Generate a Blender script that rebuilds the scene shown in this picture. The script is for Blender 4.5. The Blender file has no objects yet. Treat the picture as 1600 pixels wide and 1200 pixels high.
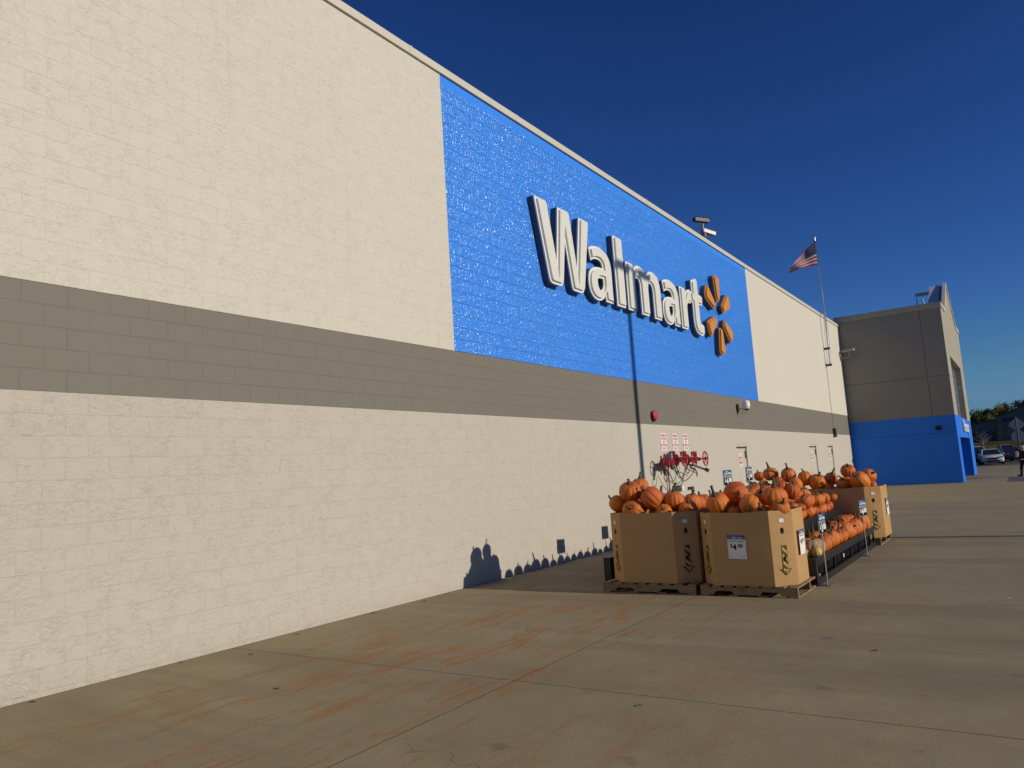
import bpy, bmesh, math, random
from mathutils import Vector, Matrix, noise
random.seed(7)
S = bpy.context.scene
COL = S.collection
# ------------------------------------------------------------------ camera
cam = bpy.data.cameras.new('camera'); co = bpy.data.objects.new('camera', cam); COL.objects.link(co)
CR = Vector((0.82671033, 0.55906371, -0.06322816)); CU = Vector((0.12059174, -0.06630347, 0.99048548)); CF = Vector((-0.54955224, 0.82646937, 0.12223223))
CP = Vector((7.3316, 0.0, 1.6423))
co.matrix_world = Matrix(((CR.x, CU.x, -CF.x, CP.x), (CR.y, CU.y, -CF.y, CP.y), (CR.z, CU.z, -CF.z, CP.z), (0, 0, 0, 1)))
cam.sensor_width = 36; cam.lens = 1177.47 / 1600 * 36; cam.clip_end = 3000; cam.clip_start = 0.05
S.camera = co
# ------------------------------------------------------------------ light
SD = Vector((1.0, 0.055, 0.342)).normalized()
W = bpy.data.worlds.new("World"); S.world = W; W.use_nodes = True
wn = W.node_tree.nodes; wl = W.node_tree.links
sky = wn.new('ShaderNodeTexSky'); sky.sky_type = 'NISHITA'; sky.sun_disc = False
sky.sun_elevation = math.asin(SD.z); sky.sun_rotation = math.atan2(SD.x, SD.y)
sky.air_density = 1.0; sky.dust_density = 0.3; sky.ozone_density = 3.0; sky.altitude = 300
bg = wn['Background']; bg.inputs[1].default_value = 0.1
# deepen the clear autumn sky: the phone's steep tone curve on the blue
v1 = wn.new('ShaderNodeVectorMath'); v1.operation = 'SCALE'; v1.inputs['Scale'].default_value = 0.05
gm = wn.new('ShaderNodeGamma'); gm.inputs[1].default_value = 1.5
v2 = wn.new('ShaderNodeVectorMath'); v2.operation = 'MULTIPLY'; v2.inputs[1].default_value = (22.5, 34, 54)
wl.new(sky.outputs[0], v1.inputs[0]); wl.new(v1.outputs[0], gm.inputs[0]); wl.new(gm.outputs[0], v2.inputs[0]); v3 = wn.new('ShaderNodeVectorMath'); v3.operation = 'MINIMUM'; v3.inputs[1].default_value = (1.6, 3.4, 5.5)
wl.new(v2.outputs[0], v3.inputs[0]); wl.new(v3.outputs[0], bg.inputs[0])
sl = bpy.data.lights.new('sun', 'SUN'); so = bpy.data.objects.new('sun', sl); COL.objects.link(so)
sl.energy = 5.0; sl.angle = math.radians(0.5); sl.color = (1.0, 0.90, 0.74)
so.rotation_euler = (-SD).to_track_quat('-Z', 'Y').to_euler(); so.location = (30, 0, 20)
S.view_settings.view_transform = 'Standard'; S.view_settings.look = 'None'
S.view_settings.exposure = -0.62; S.view_settings.gamma = 1.0; S.view_settings.use_curve_mapping = False
S.cycles.max_bounces = 6
# ------------------------------------------------------------------ helpers
def tag(o, label=None, cat=None, group=None, kind=None):
    if label: o['label'] = label
    if cat: o['category'] = cat
    if group: o['group'] = group
    if kind: o['kind'] = kind
    return o
def empty(name, loc=(0, 0, 0), rot=(0, 0, 0)):
    o = bpy.data.objects.new(name, None); COL.objects.link(o); o.location = loc; o.rotation_euler = rot; o.empty_display_size = 0.1
    return o
def fixp(o, p):
    bpy.context.view_layer.update(); o.parent = p; o.matrix_parent_inverse = p.matrix_world.inverted()
class MB:
    def __init__(s): s.v = []; s.f = []; s.mi = []; s.sm = []
    def add(s, vs, fs, mi=0, sm=False):
        b = len(s.v); s.v += [tuple(v) for v in vs]
        for f in fs: s.f.append([b + i for i in f]); s.mi.append(mi); s.sm.append(sm)
        return s
    def box(s, a, b, mi=0):
        x0, y0, z0 = a; x1, y1, z1 = b
        v = [(x0, y0, z0), (x1, y0, z0), (x1, y1, z0), (x0, y1, z0), (x0, y0, z1), (x1, y0, z1), (x1, y1, z1), (x0, y1, z1)]
        return s.add(v, [(0, 3, 2, 1), (4, 5, 6, 7), (0, 1, 5, 4), (1, 2, 6, 5), (2, 3, 7, 6), (3, 0, 4, 7)], mi)
    def obox(s, c, ax, ay, az, mi=0):   # oriented box, half-axes as vectors
        c = Vector(c); ax = Vector(ax); ay = Vector(ay); az = Vector(az)
        v = [c + i * ax + j * ay + k * az for k in (-1, 1) for j in (-1, 1) for i in (-1, 1)]
        return s.add(v, [(0, 2, 3, 1), (4, 5, 7, 6), (0, 1, 5, 4), (1, 3, 7, 5), (3, 2, 6, 7), (2, 0, 4, 6)], mi)
    def tube(s, pts, r, n=8, mi=0, cap=True, sm=True):
        pts = [Vector(p) for p in pts]; rs = r if isinstance(r, (list, tuple)) else [r] * len(pts)
        vs = []; up = None
        for i, p in enumerate(pts):
            d = (pts[min(i + 1, len(pts) - 1)] - pts[max(i - 1, 0)]).normalized()
            if up is None: up = Vector((0, 0, 1)) if abs(d.z) < 0.9 else Vector((1, 0, 0))
            a = d.cross(up).normalized(); b = a.cross(d).normalized(); up = b
            for k in range(n):
                t = 2 * math.pi * k / n; vs.append(p + rs[i] * (math.cos(t) * a + math.sin(t) * b))
        fs = [(i * n + k, i * n + (k + 1) % n, (i + 1) * n + (k + 1) % n, (i + 1) * n + k) for i in range(len(pts) - 1) for k in range(n)]
        s.add(vs, fs, mi, sm)
        if cap: s.add([vs[k] for k in range(n)], [tuple(reversed(range(n)))], mi); s.add(vs[-n:], [tuple(range(n))], mi)
        return s
    def prism(s, poly, a, b, axis, mi=0):   # poly of 2D points extruded from a to b along axis (0,1,2)
        def P(p, t):
            return {0: (t, p[0], p[1]), 1: (p[0], t, p[1]), 2: (p[0], p[1], t)}[axis]
        n = len(poly); v = [P(p, a) for p in poly] + [P(p, b) for p in poly]
        return s.add(v, [tuple(range(n)), tuple(reversed(range(n, 2 * n)))] + [(i, i + n, (i + 1) % n + n, (i + 1) % n) for i in range(n)], mi)
    def build(s, name, mats, parent=None, fix=True):
        me = bpy.data.meshes.new(name); me.from_pydata(s.v, [], s.f)
        for m in (mats if isinstance(mats, (list, tuple)) else [mats]): me.materials.append(m)
        me.polygons.foreach_set('material_index', s.mi); me.polygons.foreach_set('use_smooth', s.sm)
        if fix:
            bm = bmesh.new(); bm.from_mesh(me); bmesh.ops.recalc_face_normals(bm, faces=bm.faces); bm.to_mesh(me); bm.free()
        me.update()
        o = bpy.data.objects.new(name, me); COL.objects.link(o)
        if parent: o.parent = parent
        return o
def torus(mb, c, R, r, u, v, n=24, k=6, mi=0):
    c = Vector(c); u = Vector(u); v = Vector(v); w = u.cross(v); vs = []
    for i in range(n):
        t = 2 * math.pi * i / n; d = math.cos(t) * u + math.sin(t) * v
        for j in range(k):
            q = 2 * math.pi * j / k; vs.append(c + d * (R + r * math.cos(q)) + w * r * math.sin(q))
    mb.add(vs, [(i * k + j, ((i + 1) % n) * k + j, ((i + 1) % n) * k + (j + 1) % k, i * k + (j + 1) % k) for i in range(n) for j in range(k)], mi, True)
def ell(mb, c, rx, ry, rz, n=14, m=9, mi=0):
    vs = [(c[0], c[1], c[2] - rz)]
    for j in range(1, m):
        p = -math.pi / 2 + math.pi * j / m
        for i in range(n):
            t = 2 * math.pi * i / n; vs.append((c[0] + rx * math.cos(p) * math.cos(t), c[1] + ry * math.cos(p) * math.sin(t), c[2] + rz * math.sin(p)))
    vs.append((c[0], c[1], c[2] + rz)); e = len(vs) - 1
    fs = [(0, 1 + (i + 1) % n, 1 + i) for i in range(n)] + [(1 + j * n + i, 1 + j * n + (i + 1) % n, 1 + (j + 1) * n + (i + 1) % n, 1 + (j + 1) * n + i) for j in range(m - 2) for i in range(n)]
    fs += [(e, 1 + (m - 2) * n + i, 1 + (m - 2) * n + (i + 1) % n) for i in range(n)]
    mb.add(vs, fs, mi, True)
def bevel(o, w, seg=2):
    m = o.modifiers.new('bevel', 'BEVEL'); m.width = w; m.segments = seg; m.limit_method = 'ANGLE'; m.angle_limit = math.radians(40); return o
# ------------------------------------------------------------------ materials
class NT:
    def __init__(s, name):
        s.m = bpy.data.materials.new(name); s.m.use_nodes = True; s.t = s.m.node_tree; s.p = s.t.nodes['Principled BSDF']
    def n(s, typ, **kw):
        x = s.t.nodes.new(typ)
        for k, v in kw.items():
            if k.startswith('i_'):
                x.inputs[int(k[2:]) if k[2:].isdigit() else k[2:].replace('_', ' ')].default_value = v
            else: setattr(x, k, v)
        return x
    def l(s, a, b): s.t.links.new(a, b)
    def math(s, op, a, b=None, c=None, clamp=False):
        x = s.n('ShaderNodeMath', operation=op); x.use_clamp = clamp
        for i, q in enumerate((a, b, c)):
            if q is None: continue
            if isinstance(q, (int, float)): x.inputs[i].default_value = q
            else: s.l(q, x.inputs[i])
        return x.outputs[0]
    def mix(s, fac, a, b, blend='MIX'):
        x = s.n('ShaderNodeMix', data_type='RGBA', blend_type=blend)
        for i, q in ((0, fac), (6, a), (7, b)):
            if isinstance(q, (int, float)): x.inputs[i].default_value = q
            elif isinstance(q, tuple): x.inputs[i].default_value = (*q[:3], 1)
            else: s.l(q, x.inputs[i])
        return x.outputs[2]
    def ramp(s, f, stops):
        x = s.n('ShaderNodeValToRGB'); e = x.color_ramp.elements
        while len(e) < len(stops): e.new(0.5)
        for el, (p, c) in zip(e, stops): el.position = p; el.color = (*c, 1) if isinstance(c, tuple) else (c, c, c, 1)
        s.l(f, x.inputs[0]); return x.outputs[0]
    def obj(s): return s.n('ShaderNodeTexCoord').outputs['Object']
    def mapping(s, vec, scale=(1, 1, 1), loc=(0, 0, 0), rot=(0, 0, 0)):
        x = s.n('ShaderNodeMapping'); x.inputs['Scale'].default_value = scale; x.inputs['Location'].default_value = loc; x.inputs['Rotation'].default_value = rot
        s.l(vec, x.inputs[0]); return x.outputs[0]
    def noise(s, vec, scale, detail=4, rough=0.55, dist=0.0):
        x = s.n('ShaderNodeTexNoise'); x.inputs['Scale'].default_value = scale; x.inputs['Detail'].default_value = detail; x.inputs['Roughness'].default_value = rough; x.inputs['Distortion'].default_value = dist
        s.l(vec, x.inputs['Vector']); return x.outputs[0]
    def bump(s, h, dist=1.0, strength=1.0):
        x = s.n('ShaderNodeBump'); x.inputs['Distance'].default_value = dist; x.inputs['Strength'].default_value = strength
        s.l(h, x.inputs['Height']); s.l(x.outputs[0], s.p.inputs['Normal'])
    def base(s, c):
        if isinstance(c, tuple): s.p.inputs['Base Color'].default_value = (*c, 1)
        else: s.l(c, s.p.inputs['Base Color'])
    def rough(s, r, spec=0.5):
        s.p.inputs['Roughness'].default_value = r; s.p.inputs['Specular IOR Level'].default_value = spec
def simple(name, c, rough=0.6, metal=0.0, var=0.12, scale=8.0, bump=0.0, bscale=60, spec=0.5):
    m = NT(name); v = m.obj(); nz = m.noise(v, scale, 5, 0.6)
    f = m.ramp(nz, [(0.3, tuple(x * (1 - var) for x in c)), (0.7, tuple(min(1, x * (1 + var)) for x in c))])
    m.base(f); m.rough(rough, spec); m.p.inputs['Metallic'].default_value = metal
    if bump: m.bump(m.noise(v, bscale, 4, 0.6), bump)
    return m.m
Y0 = 0.0; Z0 = 2.6886; BW = .4064; BH = .2032
def block_mat(name, col, amp, rough=0.85, spec=0.3, mortar=0.0045, mdepth=0.006, glint=0.0, dirt=True):
    m = NT(name); v = m.obj(); sx = m.n('ShaderNodeSeparateXYZ'); m.l(v, sx.inputs[0])
    cb = m.n('ShaderNodeCombineXYZ'); m.l(m.math('ADD', m.math('ADD', sx.outputs[0], sx.outputs[1]), -JY + BW * 60), cb.inputs[0]); m.l(m.math('ADD', sx.outputs[2], -Z0 + BH * 40), cb.inputs[1])
    br = m.n('ShaderNodeTexBrick'); br.inputs['Scale'].default_value = 1; br.inputs['Brick Width'].default_value = BW; br.inputs['Row Height'].default_value = BH
    br.inputs['Mortar Size'].default_value = mortar; br.inputs['Mortar Smooth'].default_value = 1.0 if glint else 0.3; br.inputs['Bias'].default_value = 0
    br.inputs['Color1'].default_value = (0.0, 0, 0, 1); br.inputs['Color2'].default_value = (1, 1, 1, 1); br.inputs['Mortar'].default_value = (0.5, 0.5, 0.5, 1)
    m.l(cb.outputs[0], br.inputs['Vector']); v0 = v
    fac = br.outputs['Fac']
    # the joint shows here and there only: paint has filled it elsewhere
    patch = m.ramp(m.noise(v, 1.9, 4, 0.65), [(0.38, 0.10 if amp > .002 else 0.35), (0.66, 0.65 if amp > .002 else 1.0)]) if not glint else m.ramp(m.noise(v, 7, 2, 0.6), [(0.40, 0.3), (0.60, 1.0)])
    mort = m.math('MULTIPLY', fac, patch)
    big = m.noise(v, 0.35, 4, 0.6); mid = m.noise(v, 5, 4, 0.6)
    c = m.mix(m.math('MULTIPLY', br.outputs['Color'], 0.10), col, tuple(x * 0.90 for x in col))
    c = m.mix(m.ramp(big, [(0.3, 0.0), (0.75, 0.14)]), c, tuple(x * y for x, y in zip(col, (0.80, 0.78, 0.74))))
    c = m.mix(m.ramp(mid, [(0.5, 0.0), (0.8, 0.10)]), c, tuple(x * y for x, y in zip(col, (0.8, 0.78, 0.74))))
    if amp > 0.002:
        pore = m.ramp(m.noise(m.mapping(v, (1, 0.8, 1.3)), 55, 4, 0.7), [(0.20, 1.0), (0.33, 0.0)])
        c = m.mix(m.math('MULTIPLY', pore, 0.35), c, tuple(x * 0.45 for x in col))
    if dirt:
        low = m.ramp(sx.outputs[2], [(0.0, 1.0), (0.25, 0.0)])
        c = m.mix(m.math('MULTIPLY', low, m.math('MULTIPLY', mid, 0.35)), c, (0.33, 0.27, 0.20))
        st = m.ramp(m.noise(m.mapping(v, (1, 3.0, 0.10)), 2.2, 4, 0.65), [(0.58, 0.0), (0.82, 0.16)])
        c = m.mix(st, c, tuple(x * 0.6 for x in col))
    m.base(c); m.rough(rough, spec)
    va = m.n('ShaderNodeVectorMath', operation='MULTIPLY_ADD'); m.l(br.outputs['Color'], va.inputs[0]); va.inputs[1].default_value = (37, 19, 23); m.l(v, va.inputs[2]); v = va.outputs[0]
    rough_blk = m.math('ADD', m.math('MULTIPLY', m.ramp(m.noise(v, 5.0, 2, 0.5), [(0.35, 0.0), (0.65, 1.0)]), 0.8), 0.35)
    n1 = m.noise(m.mapping(v0, (1, 1, 1.25), rot=(0.5, 0, 0)), 15, 4 if glint else 8, 0.58 if glint else 0.70, 0.4)
    n2 = m.noise(m.mapping(v0, (1, 0.6, 1.4), rot=(-0.55, 0, 0)), 34, 5, 0.68)
    h = m.math('ADD', m.math('MULTIPLY', n1, amp * 1.35), m.math('MULTIPLY', n2, amp * 0.85))
    h = m.math('ADD', h, m.math('MULTIPLY', br.outputs['Color'], amp * 0.05))
    if amp > 0.002:   # chipped scarps of the split face
        n3 = m.noise(m.mapping(v, (1, 0.75, 1.6), rot=(0.7, 0, 0)), 16, 6, 0.68, 0.5)
        h = m.math('ADD', h, m.math('MULTIPLY', m.math('MULTIPLY', m.ramp(n3, [(0.50, 0.0), (0.58, 1.0)]), rough_blk), amp * 0.30))
        n4 = m.noise(m.mapping(v, (1, 0.8, 1.5), rot=(0.5, 0, 0)), 30, 4, 0.65, 0.4)
        h = m.math('ADD', h, m.math('MULTIPLY', m.math('MULTIPLY', m.ramp(n4, [(0.54, 0.0), (0.62, 1.0)]), rough_blk), amp * 0.24))
    h = m.math('SUBTRACT', h, m.math('MULTIPLY', mort, mdepth))
    m.bump(h, 1.0, 1.0)
    if glint:
        # fresh gloss paint: small pools of smooth gloss in the rough face
        g = m.ramp(m.noise(v, 30, 3, 0.6), [(0.45, 0.36), (0.60, 0.14)])
        m.l(g, m.p.inputs['Roughness'])
        m.p.inputs['Coat Weight'].default_value = 0.6; m.p.inputs['Coat Roughness'].default_value = 0.20; m.p.inputs['Coat IOR'].default_value = 1.7
        # the glossy film is lumpier than the paint under it: small facets and joint edges catch the sun
        r1 = m.noise(v, 23, 1, 0.5); r2 = m.noise(m.mapping(v, (1, 1.6, 0.5)), 9, 2, 0.5)
        hj = m.math('MULTIPLY', mort, m.math('MULTIPLY', m.ramp(r2, [(0.36, 0.0), (0.55, 1.0)]), 0.013))
        h2 = m.math('SUBTRACT', m.math('MULTIPLY', r1, 0.036), hj)
        b2 = m.n('ShaderNodeBump'); b2.inputs['Distance'].default_value = 1.0; b2.inputs['Strength'].default_value = 1.0; m.l(h2, b2.inputs['Height']); m.l(b2.outputs[0], m.p.inputs['Coat Normal'])
    return m.m
JY = 0.048
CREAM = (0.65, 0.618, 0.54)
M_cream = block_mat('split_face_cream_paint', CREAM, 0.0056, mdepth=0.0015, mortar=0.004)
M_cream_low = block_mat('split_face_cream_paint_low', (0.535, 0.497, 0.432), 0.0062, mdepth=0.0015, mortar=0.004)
M_band = block_mat('smooth_block_taupe_paint', (0.188, 0.174, 0.143), 0.0012, 0.7, 0.4, mortar=0.005, mdepth=0.004)
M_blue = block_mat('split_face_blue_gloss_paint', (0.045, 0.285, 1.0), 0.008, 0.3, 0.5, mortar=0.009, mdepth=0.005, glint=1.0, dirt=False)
M_bluesm = simple('smooth_blue_paint', (0.045, 0.265, 0.95), 0.4, var=0.04)
M_cope = simple('cream_metal_coping', (0.60, 0.57, 0.49), 0.5, var=0.04, scale=1.5)
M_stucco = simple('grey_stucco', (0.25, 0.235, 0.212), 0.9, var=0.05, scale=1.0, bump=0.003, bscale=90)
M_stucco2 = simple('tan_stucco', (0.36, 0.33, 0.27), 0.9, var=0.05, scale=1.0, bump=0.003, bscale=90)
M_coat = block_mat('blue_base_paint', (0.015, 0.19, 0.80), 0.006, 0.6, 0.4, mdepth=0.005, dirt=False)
M_white = simple('white_paint', (0.78, 0.77, 0.72), 0.45, var=0.04)
M_face = simple('cream_acrylic_face', (0.74, 0.73, 0.66), 0.35, var=0.03)
M_amber = simple('amber_acrylic_face', (0.66, 0.27, 0.03), 0.35, var=0.05)
M_amberd = simple('amber_trim', (0.52, 0.20, 0.02), 0.45, var=0.05)
M_return = simple('shaded_letter_return', (0.05, 0.06, 0.09), 0.5)  # dark navy colour holds the shade of the letters' unlit sides
M_metal = simple('galvanised_metal', (0.24, 0.25, 0.25), 0.45, 0.3)
M_alu = simple('brushed_pole', (0.62, 0.62, 0.62), 0.3, 0.8)
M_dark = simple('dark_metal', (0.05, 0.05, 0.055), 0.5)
M_black = simple('black_plastic', (0.011, 0.012, 0.013), 0.42, var=0.2)
M_red = simple('red_enamel', (0.42, 0.025, 0.035), 0.35, var=0.15)
M_redd = simple('dark_red_enamel', (0.23, 0.012, 0.02), 0.45, var=0.25)
M_bell = simple('bell_red', (0.50, 0.05, 0.07), 0.45)
M_paper = simple('white_paper', (0.78, 0.78, 0.76), 0.7, var=0.02)
M_ink = simple('black_ink', (0.012, 0.012, 0.014), 0.95, spec=0.1)
M_redink = simple('red_ink', (0.55, 0.03, 0.06), 0.6)
M_navy = simple('navy_ink', (0.025, 0.075, 0.24), 0.45)
M_greycard = simple('grey_card', (0.22, 0.25, 0.28), 0.5)
M_yellow = simple('yellow_print', (0.55, 0.36, 0.04), 0.8)
M_brownp = simple('dark_brown_print', (0.06, 0.045, 0.03), 0.8)
M_stem = simple('dry_stem', (0.115, 0.10, 0.05), 0.85, var=0.5, scale=30, bump=0.01, bscale=60)
M_asph = simple('asphalt', (0.055, 0.054, 0.052), 0.9, var=0.2, scale=3, bump=0.006, bscale=90)
M_darkasph = simple('dark_asphalt_strip', (0.075, 0.075, 0.075), 0.9, var=0.15, scale=2)
M_roof = simple('roof_membrane', (0.5, 0.5, 0.48), 0.8)
M_lav = simple('light_metal_roofing', (0.60, 0.58, 0.60), 0.5, var=0.03)
M_rubber = simple('tyre_rubber', (0.02, 0.02, 0.02), 0.8)
M_skin = simple('skin', (0.45, 0.22, 0.15), 0.6)
M_cloth = simple('black_cloth', (0.012, 0.012, 0.014), 0.9)
M_hair = simple('grey_hair', (0.45, 0.42, 0.38), 0.9)
M_paint_y = simple('faded_curb_paint', (0.45, 0.38, 0.22), 0.8)
def glass(name, c=(0.02, 0.025, 0.03), r=0.06):
    m = NT(name); m.base(c); m.rough(r, 0.8); m.l(m.math('MULTIPLY', m.noise(m.obj(), 1.5), 0.12), m.p.inputs['Roughness']); return m.m
M_glass = glass('tinted_glass')
M_wglass = simple('reflection_toned_glass', (0.26, 0.28, 0.30), 0.12, var=0.2, scale=0.8, spec=1.0)  # pale blue-grey base stands in for the bright reflection on the panes
def cardboard():
    m = NT('corrugated_cardboard'); v = m.obj(); sx = m.n('ShaderNodeSeparateXYZ'); m.l(v, sx.inputs[0])
    big = m.noise(v, 1.6, 4, 0.6); f = m.noise(m.mapping(v, (1, 1, 0.25)), 40, 4, 0.6)
    c = m.mix(big, (0.45, 0.268, 0.118), (0.52, 0.322, 0.148)); c = m.mix(m.math('MULTIPLY', f, 0.25), c, (0.42, 0.245, 0.10)); c = m.mix(m.ramp(m.noise(m.mapping(v, (1, 1, 2.5)), 4, 6, 0.7), [(0.55, 0.0), (0.7, 0.35)]), c, (0.30, 0.18, 0.085))
    m.base(c); m.rough(0.85, 0.2)
    flut = m.n('ShaderNodeTexWave'); flut.inputs['Scale'].default_value = 22; flut.inputs['Distortion'].default_value = 0.4
    m.l(v, flut.inputs['Vector'])
    m.bump(m.math('ADD', m.math('MULTIPLY', big, 0.03), m.math('MULTIPLY', flut.outputs['Fac'], 0.0006)), 1.0, 0.5); return m.m
M_card = cardboard()
def wood():
    m = NT('weathered_pallet_wood'); v = m.obj(); g = m.noise(m.mapping(v, (3, 3, 30)), 3, 5, 0.65)
    c = m.ramp(g, [(0.25, (0.16, 0.105, 0.055)), (0.55, (0.30, 0.21, 0.12)), (0.8, (0.40, 0.29, 0.17))])
    c = m.mix(m.ramp(m.noise(v, 6, 4), [(0.5, 0.0), (0.75, 0.6)]), c, (0.10, 0.07, 0.045)); m.base(c); m.rough(0.85, 0.2); m.bump(g, 0.004); return m.m
M_wood = wood()
def pumpkin_mat(name, c1, c2):
    m = NT(name); v = m.obj(); oi = m.n('ShaderNodeObjectInfo').outputs['Random']
    c = m.mix(oi, c1, c2); nz = m.noise(v, 9, 5, 0.6)
    c = m.mix(m.ramp(nz, [(0.35, 0.0), (0.75, 0.35)]), c, (0.68, 0.19, 0.015))
    sp = m.ramp(m.noise(v, 38, 3, 0.6), [(0.66, 0.0), (0.75, 0.4)]); c = m.mix(sp, c, (0.50, 0.33, 0.13))
    m.base(c); m.rough(0.36, 0.5); m.bump(m.noise(v, 30, 4, 0.6), 0.006); return m.m
M_pk = pumpkin_mat('orange_pumpkin_rind', (0.52, 0.085, 0.008), (0.74, 0.205, 0.012))
M_gourd = simple('pale_yellow_rind', (0.62, 0.46, 0.13), 0.5, var=0.15)
M_squash = simple('pale_tan_rind', (0.58, 0.40, 0.22), 0.6, var=0.3, scale=14, bump=0.02, bscale=20)
def concrete():
    m = NT('concrete_pavement'); v = m.obj(); sx = m.n('ShaderNodeSeparateXYZ'); m.l(v, sx.inputs[0]); X, Y = sx.outputs[0], sx.outputs[1]
    wob = m.math('MULTIPLY', m.math('SUBTRACT', m.noise(v, 6, 3), 0.5), 0.02)
    def line(c, at, w):
        d = m.math('ABSOLUTE', m.math('SUBTRACT', m.math('ADD', c, wob), at)); return m.math('LESS_THAN', d, w)
    j = line(X, 3.69, 0.0045)
    for y, w in ((-1.9, .005), (1.65, .005), (5.24, .0045), (8.80, .003), (12.25, .004), (16.22, .018), (19.6, .008), (23.1, .010), (26.6, .009), (30.1, .010), (33.7, .012), (37.3, .010), (40.9, .010), (46, .014), (51, .014), (57, .02), (63, .02), (69, .02)):
        j = m.math('MAXIMUM', j, line(Y, y, w))
    j = m.math('MAXIMUM', j, line(X, 9.3, 0.008)); j = m.math('MAXIMUM', j, m.math('LESS_THAN', m.math('ADD', X, wob), 0.014))
    big = m.noise(v, 0.30, 5, 0.62); mid = m.noise(v, 1.7, 6, 0.65, 0.4); fine = m.noise(v, 140, 2, 0.6)
    c = m.ramp(big, [(0.3, (0.325, 0.262, 0.152)), (0.7, (0.415, 0.340, 0.200))])
    c = m.mix(m.ramp(mid, [(0.35, 0.0), (0.75, 0.55)]), c, (0.255, 0.20, 0.118))
    # darker bands across the walk, stretched along x
    band = m.noise(m.mapping(v, (0.10, 0.9, 1)), 1.0, 5, 0.65, 0.6)
    c = m.mix(m.ramp(band, [(0.48, 0.0), (0.68, 0.5)]), c, (0.17, 0.135, 0.095))
    c = m.mix(m.ramp(fine, [(0.36, 0.5), (0.5, 0.0)]), c, (0.14, 0.115, 0.085))
    c = m.mix(m.ramp(m.noise(v, 110, 2), [(0.62, 0.0), (0.74, 0.35)]), c, (0.50, 0.44, 0.34))
    grit = m.noise(v, 42, 4, 0.7); c = m.mix(m.ramp(grit, [(0.33, 0.45), (0.46, 0.0)]), c, (0.16, 0.13, 0.085)); c = m.mix(m.ramp(grit, [(0.58, 0.0), (0.72, 0.35)]), c, (0.50, 0.44, 0.31))
    crk = m.n('ShaderNodeTexVoronoi', feature='DISTANCE_TO_EDGE'); crk.inputs['Scale'].default_value = 0.42; dv = m.n('ShaderNodeVectorMath', operation='MULTIPLY_ADD'); nz3 = m.n('ShaderNodeTexNoise'); nz3.inputs['Scale'].default_value = 2.2; nz3.inputs['Detail'].default_value = 6; m.l(v, nz3.inputs['Vector']); m.l(nz3.outputs[1], dv.inputs[0]); dv.inputs[1].default_value = (.9, .9, 0); m.l(v, dv.inputs[2]); m.l(dv.outputs[0], crk.inputs['Vector'])
    hair = m.math('MULTIPLY', m.math('LESS_THAN', crk.outputs['Distance'], 0.0022), m.ramp(m.noise(v, 0.45, 2), [(0.52, 0.0), (0.60, 0.55)])); c = m.mix(hair, c, (0.09, 0.07, 0.05))
    # rust run-off, long thin streaks along y, mostly in the bays beside the wall
    st = m.noise(m.mapping(v, (2.6, 0.42, 1), rot=(0, 0, -0.22)), 1.6, 9, 0.74, 0.9)
    stm = m.math('MULTIPLY', m.ramp(st, [(0.53, 0.0), (0.595, 1.0), (0.72, 0.35)]), m.ramp(m.noise(v, 16, 5, 0.7), [(0.35, 0.3), (0.55, 1.0)]))
    zone = m.ramp(m.noise(v, 0.55, 2), [(0.34, 0.0), (0.50, 1.0)])
    fall = m.math('MULTIPLY', m.ramp(m.math('MULTIPLY', X, 0.1), [(0.04, 0.0), (0.10, 1.0), (0.40, 0.9), (0.62, 0.12), (0.9, 0.0)]), m.ramp(m.math('MULTIPLY', Y, 0.05), [(0.0, 0.8), (0.55, 1.0), (0.8, 0.25)]))
    c = m.mix(m.math('MULTIPLY', m.math('MULTIPLY', stm, zone), fall), c, (0.36, 0.15, 0.045))
    st2 = m.noise(m.mapping(v, (3.4, 0.7, 1), rot=(0, 0, -0.3)), 1.7, 7, 0.7, 1.0)
    c = m.mix(m.math('MULTIPLY', m.ramp(st2, [(0.55, 0.0), (0.66, 0.6)]), fall), c, (0.31, 0.14, 0.045))
    # oil drips
    dr = m.ramp(m.noise(v, 2.6, 2, 0.4), [(0.70, 0.0), (0.76, 0.4)]); c = m.mix(dr, c, (0.12, 0.09, 0.06))
    c = m.mix(m.math('MULTIPLY', j, 0.92), c, (0.035, 0.028, 0.022))
    m.base(c); m.rough(0.88, 0.25)
    h = m.math('SUBTRACT', m.math('ADD', m.math('MULTIPLY', fine, 0.0016), m.math('MULTIPLY', mid, 0.006)), m.math('MULTIPLY', j, 0.006))
    m.bump(h, 1.0, 1.0); return m.m
M_conc = concrete()
# ------------------------------------------------------------------ text and lettering
def text_mesh(name, txt, size, origin, right, up, mat, parent, depth=0.001, align='CENTER', width=None, bold=0.0, shear=0):
    cu = bpy.data.curves.new(name, 'FONT'); cu.body = txt; cu.size = size; cu.align_x = align; cu.align_y = 'CENTER'; cu.extrude = depth; cu.offset = bold; cu.resolution_u = 3
    tmp = bpy.data.objects.new(name + '_c', cu); COL.objects.link(tmp)
    dg = bpy.context.evaluated_depsgraph_get(); me = bpy.data.meshes.new_from_object(tmp.evaluated_get(dg)); bpy.data.objects.remove(tmp)
    xs = [v.co.x for v in me.vertices] or [0, 1]; s = 1.0
    if width: s = width / max(1e-6, max(xs) - min(xs))
    R = Vector(right).normalized(); U = Vector(up).normalized(); N = R.cross(U); O = Vector(origin)
    for v in me.vertices: c = v.co.copy(); v.co = O + R * c.x * s + U * c.y + N * (c.z + depth)
    me.materials.clear(); me.materials.append(mat); me.name = name
    o = bpy.data.objects.new(name, me); COL.objects.link(o)
    if parent: o.parent = parent
    return o
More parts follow.
